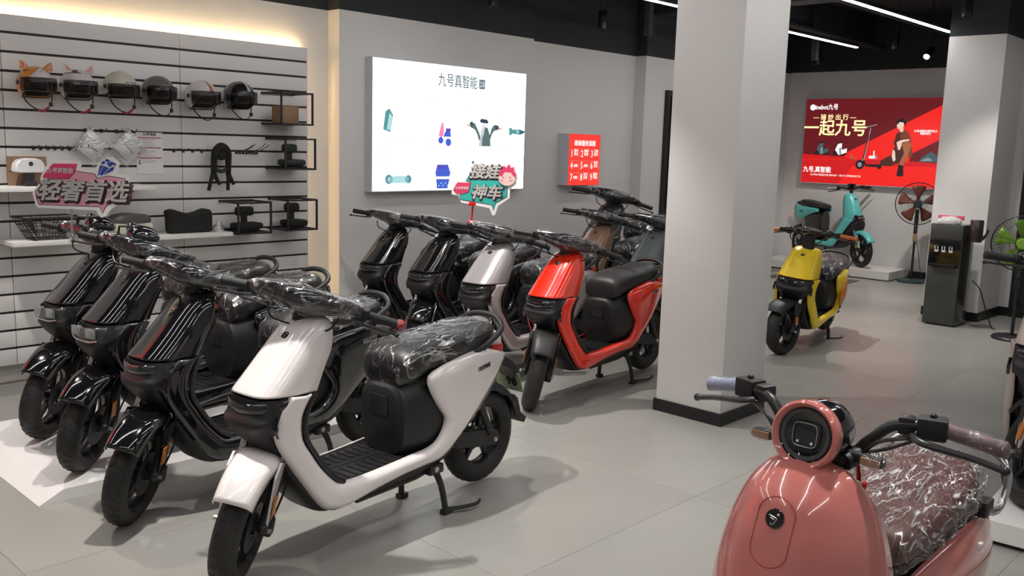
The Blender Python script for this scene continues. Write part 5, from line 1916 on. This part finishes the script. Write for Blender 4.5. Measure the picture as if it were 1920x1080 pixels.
retro('pink round-headlight scooter close up at the lower right', (1.66, .855, 0), R(0))
PH_ = .052
commuter('electric_scooter', 'white scooter with plastic-wrapped seat, nearest in the left row', (1.533, 2.727, 0), R(5.5), 'white', plate=True)
commuter('electric_scooter', 'glossy black scooter directly behind the white one', (1.492, 3.46, 0), R(5.5), 'black')
commuter('electric_scooter', 'black scooter on the low white platform, right one of two, with square headlamp', (1.539, 4.03, PH_), R(5.5), 'black', variant='b')
commuter('electric_scooter', 'black scooter on the low white platform, leftmost in the photo, carrying the pink sign', (1.581, 4.60, PH_), R(5.5), 'black', variant='b')
G2 = None
commuter('electric_scooter', 'bright red scooter with unwrapped black seat beside the middle pillar', (3.88, 3.495, 0), R(5.5), 'red', fender='matte', wrapped=False)
commuter('electric_scooter', 'silver scooter just left of the red one', (3.922, 4.109, 0), R(5.5), 'silver', detail=False)
commuter('electric_scooter', 'black scooter left of the silver one, below the teal sign', (3.993, 4.71, 0), R(5.5), 'black', detail=False)
commuter('electric_scooter', 'black scooter leftmost of the second row, under the white lightbox', (3.984, 5.25, 0), R(5.5), 'black', detail=False)
commuter('electric_scooter', 'bronze brown scooter behind the red one', (5.669, 4.647, 0), R(5.5), 'brown', detail=False)
commuter('electric_scooter', 'matt slate grey scooter half hidden by the middle pillar', (5.729, 4.119, 0), R(5.5), 'slate', detail=False)
commuter('electric_scooter', 'dark green black scooter furthest back, under the red procedure sign', (6.32, 5.08, 0), R(5.5), 'green', detail=False, scale=1.14)
commuter('electric_scooter', 'beige scooter cut by the right picture edge, on the right platform', (4.14, .94, .105), R(5.5), 'beige', detail=False)
commuter('electric_scooter', 'yellow scooter with orange side patch and orange grips, right of the pillar', (6.45, 3.26, 0), R(10), 'yellow', fender='matte', lean=5, grips='orange_grip', wrap_pod=False, detail=False, extra_panel=mat('orange_panel', (.70, .20, .03), .35), steer=-12, scale=(.92, 1.1, .90), bar_up=.075, variant='bare')
step_through('turquoise scooter on the white platform below the red poster', (11.50, 4.80, .118), R(66))

# ================================================================== CARDBOARD SIGNS ON THE HANDLEBARS
M['s_white'] = mat('sign_card_white', (.82, .80, .78), .5)
M['s_pink'] = mat('sign_pink', (.70, .33, .40), .5)
M['s_mag'] = mat('sign_magenta', (.66, .04, .13), .5)
M['s_black'] = mat('sign_dark', (.05, .02, .03), .5)
M['s_blue'] = mat('sign_blue', (.03, .06, .33), .5)
M['s_teal'] = mat('sign_teal', (.03, .42, .36), .5)
M['s_letter'] = mat('sign_letter', (.86, .84, .80), .5)
M['s_skin'] = mat('sign_skin', (.80, .55, .50), .5)


def off_poly(poly, k):
    """offset outline by k (rough, centroid scaling free)"""
    n = len(poly)
    out = []
    area = sum(poly[i][0] * poly[(i + 1) % n][1] - poly[(i + 1) % n][0] * poly[i][1] for i in range(n))
    sg = 1 if area > 0 else -1
    for i in range(n):
        p0, p1, p2 = Vector(poly[i - 1]), Vector(poly[i]), Vector(poly[(i + 1) % n])
        a = (p1 - p0).normalized()
        b_ = (p2 - p1).normalized()
        nrm = Vector((a.y + b_.y, -a.x - b_.x))
        if nrm.length > 1e-6:
            nrm.normalize()
        out.append(tuple(p1 + nrm * k * sg))
    return out


def board(t, X, poly, m_, z, name, th=.0008):
    b = MB(X)
    bm_vs = [(x, y, z) for x, y in poly] + [(x, y, z + th) for x, y in poly]
    n = len(poly)
    from mathutils.geometry import tessellate_polygon
    tri = tessellate_polygon([[Vector((x, y, 0)) for x, y in poly]])
    fs = [tuple(q) for q in tri] + [tuple(v + n for v in q[::-1]) for q in tri] + [(i, (i + 1) % n, n + (i + 1) % n, n + i) for i in range(n)]
    b.add(bm_vs, fs)
    return b.build(name, M[m_], t, smooth=False)


t = thing('handlebar_sign', 'pink cut-out card sign with a blue diamond on the left black scooter', 'sign', (1.70, 4.40, 1.27))
X = frame((0, 0, 0), (.70, -.71, .0), (.02, .02, 1))


def cv(pts, x0, y0, k):
    return [((x - x0) * k, (y0 - y) * k) for x, y in pts]


k1 = 1 / 2425
card = cv([(545, 720), (640, 600), (640, 555), (690, 440), (780, 358), (1085, 356), (1105, 390), (1088, 455), (1240, 465), (1290, 375), (1400, 300), (1455, 305), (1530, 365), (1500, 490), (1630, 500), (1635, 640), (1590, 770), (1420, 885), (1360, 965), (1310, 985), (1275, 950), (1255, 905), (600, 890), (575, 860)], 1080, 670, k1)
board(t, X, card, 's_white', 0, 'card', .003)
inner = cv([(572, 715), (720, 560), (960, 552), (1040, 465), (1250, 490), (1275, 540), (1400, 510), (1588, 535), (1590, 600), (1605, 640), (1560, 745), (1400, 815), (1360, 870), (1325, 940), (1290, 865), (610, 858), (590, 800)], 1080, 670, k1)
board(t, X, inner, 's_black', .0032, 'dark_outline')
board(t, X, off_poly(inner, -.0035), 's_pink', .0042, 'pink_field')
tg = cv([(668, 552), (680, 520), (790, 392), (1058, 388), (1035, 470), (960, 553)], 1080, 670, k1)
board(t, X, tg, 's_mag', .0052, 'magenta_tag')
for ax, ay, bx_, by_ in [(.004, -.004, 0, 0)]:
    text('letters_shadow', '轻奢首选', .108, M['s_black'], X @ Matrix.Translation((.012 + .002, -.020, .0065)), t, .009, .28, sx=1.0)
text('letters', '轻奢首选', .104, M['s_letter'], X @ Matrix.Translation((.008, -.014, .0085)), t, .0028, .28)
text('tag_letters', '九号真智能', .027, M['s_letter'], X @ Matrix.Translation((-.090, .082, .0068)), t, .0006, .2, sx=.9)
dm = cv([(1270, 538), (1318, 378), (1395, 324), (1495, 378), (1455, 452)], 1080, 670, k1)
for tri_ in [[(1275, 530), (1312, 395), (1345, 400), (1300, 490)], [(1318, 378), (1350, 345), (1375, 365), (1348, 385)], [(1362, 340), (1395, 322), (1430, 345), (1395, 365)], [(1440, 350), (1495, 378), (1480, 398), (1440, 365)], [(1385, 375), (1430, 355), (1470, 375), (1420, 415)], [(1300, 505), (1352, 400), (1410, 425), (1330, 510)], [(1340, 508), (1425, 425), (1475, 405), (1455, 452)]]:
    board(t, X, cv(tri_, 1080, 670, k1), 's_blue', .0045, 'diamond_facet')
MB().tube([(-.035, .02, -.10), (-.035, .03, -.20), (-.03, .03, -.235)], .006, 8).box(-.05, -.015, .015, .045, -.12, -.09, .004).box(-.05, -.01, .01, .05, -.25, -.215, .005).build('clear_clip', M['clearpl'], t)

t = thing('handlebar_sign', 'teal cut-out card sign with a pink cartoon face, clipped in the second row', 'sign', (4.235, 4.31, 1.245))
X = frame((0, 0, 0), (.70, -.71, .0), (.02, .02, 1))
k2 = .001165 * 1.0
card = cv([(610, 900), (618, 870), (645, 845), (690, 835), (700, 800), (750, 735), (800, 738), (880, 750), (905, 735), (940, 730), (985, 780), (975, 850), (940, 880), (938, 930), (875, 975), (858, 1028), (843, 1030), (826, 990), (665, 962), (650, 925), (612, 918)], 790, 880, k2)
board(t, X, card, 's_white', 0, 'card', .003)
inner = cv([(660, 948), (655, 920), (705, 905), (718, 850), (688, 842), (712, 800), (762, 750), (870, 762), (925, 860), (925, 925), (862, 962), (850, 1005), (838, 972)], 790, 880, k2)
board(t, X, inner, 's_black', .0032, 'dark_outline')
board(t, X, off_poly(inner, -.005), 's_teal', .0042, 'teal_field')
board(t, X, cv([(620, 892), (642, 850), (718, 850), (705, 905), (640, 916)], 790, 880, k2), 's_mag', .0052, 'magenta_tag')
text('letters_shadow', '接娃', .105, M['s_black'], X @ Matrix.Translation((.008, .098, .0060)), t, .008, .25)
text('letters', '接娃', .098, M['s_letter'], X @ Matrix.Translation((.004, .104, .0080)), t, .003, .25)
text('letters_shadow', '神车', .105, M['s_black'], X @ Matrix.Translation((.020, -.036, .0060)), t, .008, .25)
text('letters', '神车', .098, M['s_letter'], X @ Matrix.Translation((.016, -.030, .0080)), t, .003, .25)
text('tag_letters', '九号真智能', .022, M['s_letter'], X @ Matrix.Translation((-.142, -.003, .0068)), t, .0004, .2, sx=.8)
o = board(t, X, [((920 - 790) * k2 + .055 * math.cos(a), (880 - 820) * k2 + .048 * math.sin(a)) for a in [2 * PI * k / 24 for k in range(24)]], 's_skin', .0105, 'cartoon_face', .002)
board(t, X, cv([(872, 800), (880, 770), (892, 775), (900, 748), (915, 762), (930, 740), (942, 762), (958, 755), (960, 780), (975, 800), (960, 810), (940, 785), (905, 785), (890, 812)], 790, 880, k2), 's_mag', .013, 'cartoon_hair')
for dx in (-.022, .022):
    board(t, X, [((918 - 790) * k2 + dx + .005 * math.cos(a), (880 - 815) * k2 + .003 * math.sin(a)) for a in [2 * PI * k / 10 for k in range(10)]], 's_black', .0127, 'cartoon_eye')
    board(t, X, [((918 - 790) * k2 + dx * 1.4 + .011 * math.cos(a), (880 - 832) * k2 + .008 * math.sin(a)) for a in [2 * PI * k / 12 for k in range(12)]], 's_pink', .0127, 'cartoon_cheek')
b = MB()
b.tube([(-.045, .05, -.10), (-.05, .055, -.22), (-.05, .055, -.25)], .006, 8).box(-.07, -.02, .03, .075, -.115, -.09, .004).box(-.075, -.03, .035, .075, -.265, -.215, .006)
b.build('red_clip', M['red'], t)
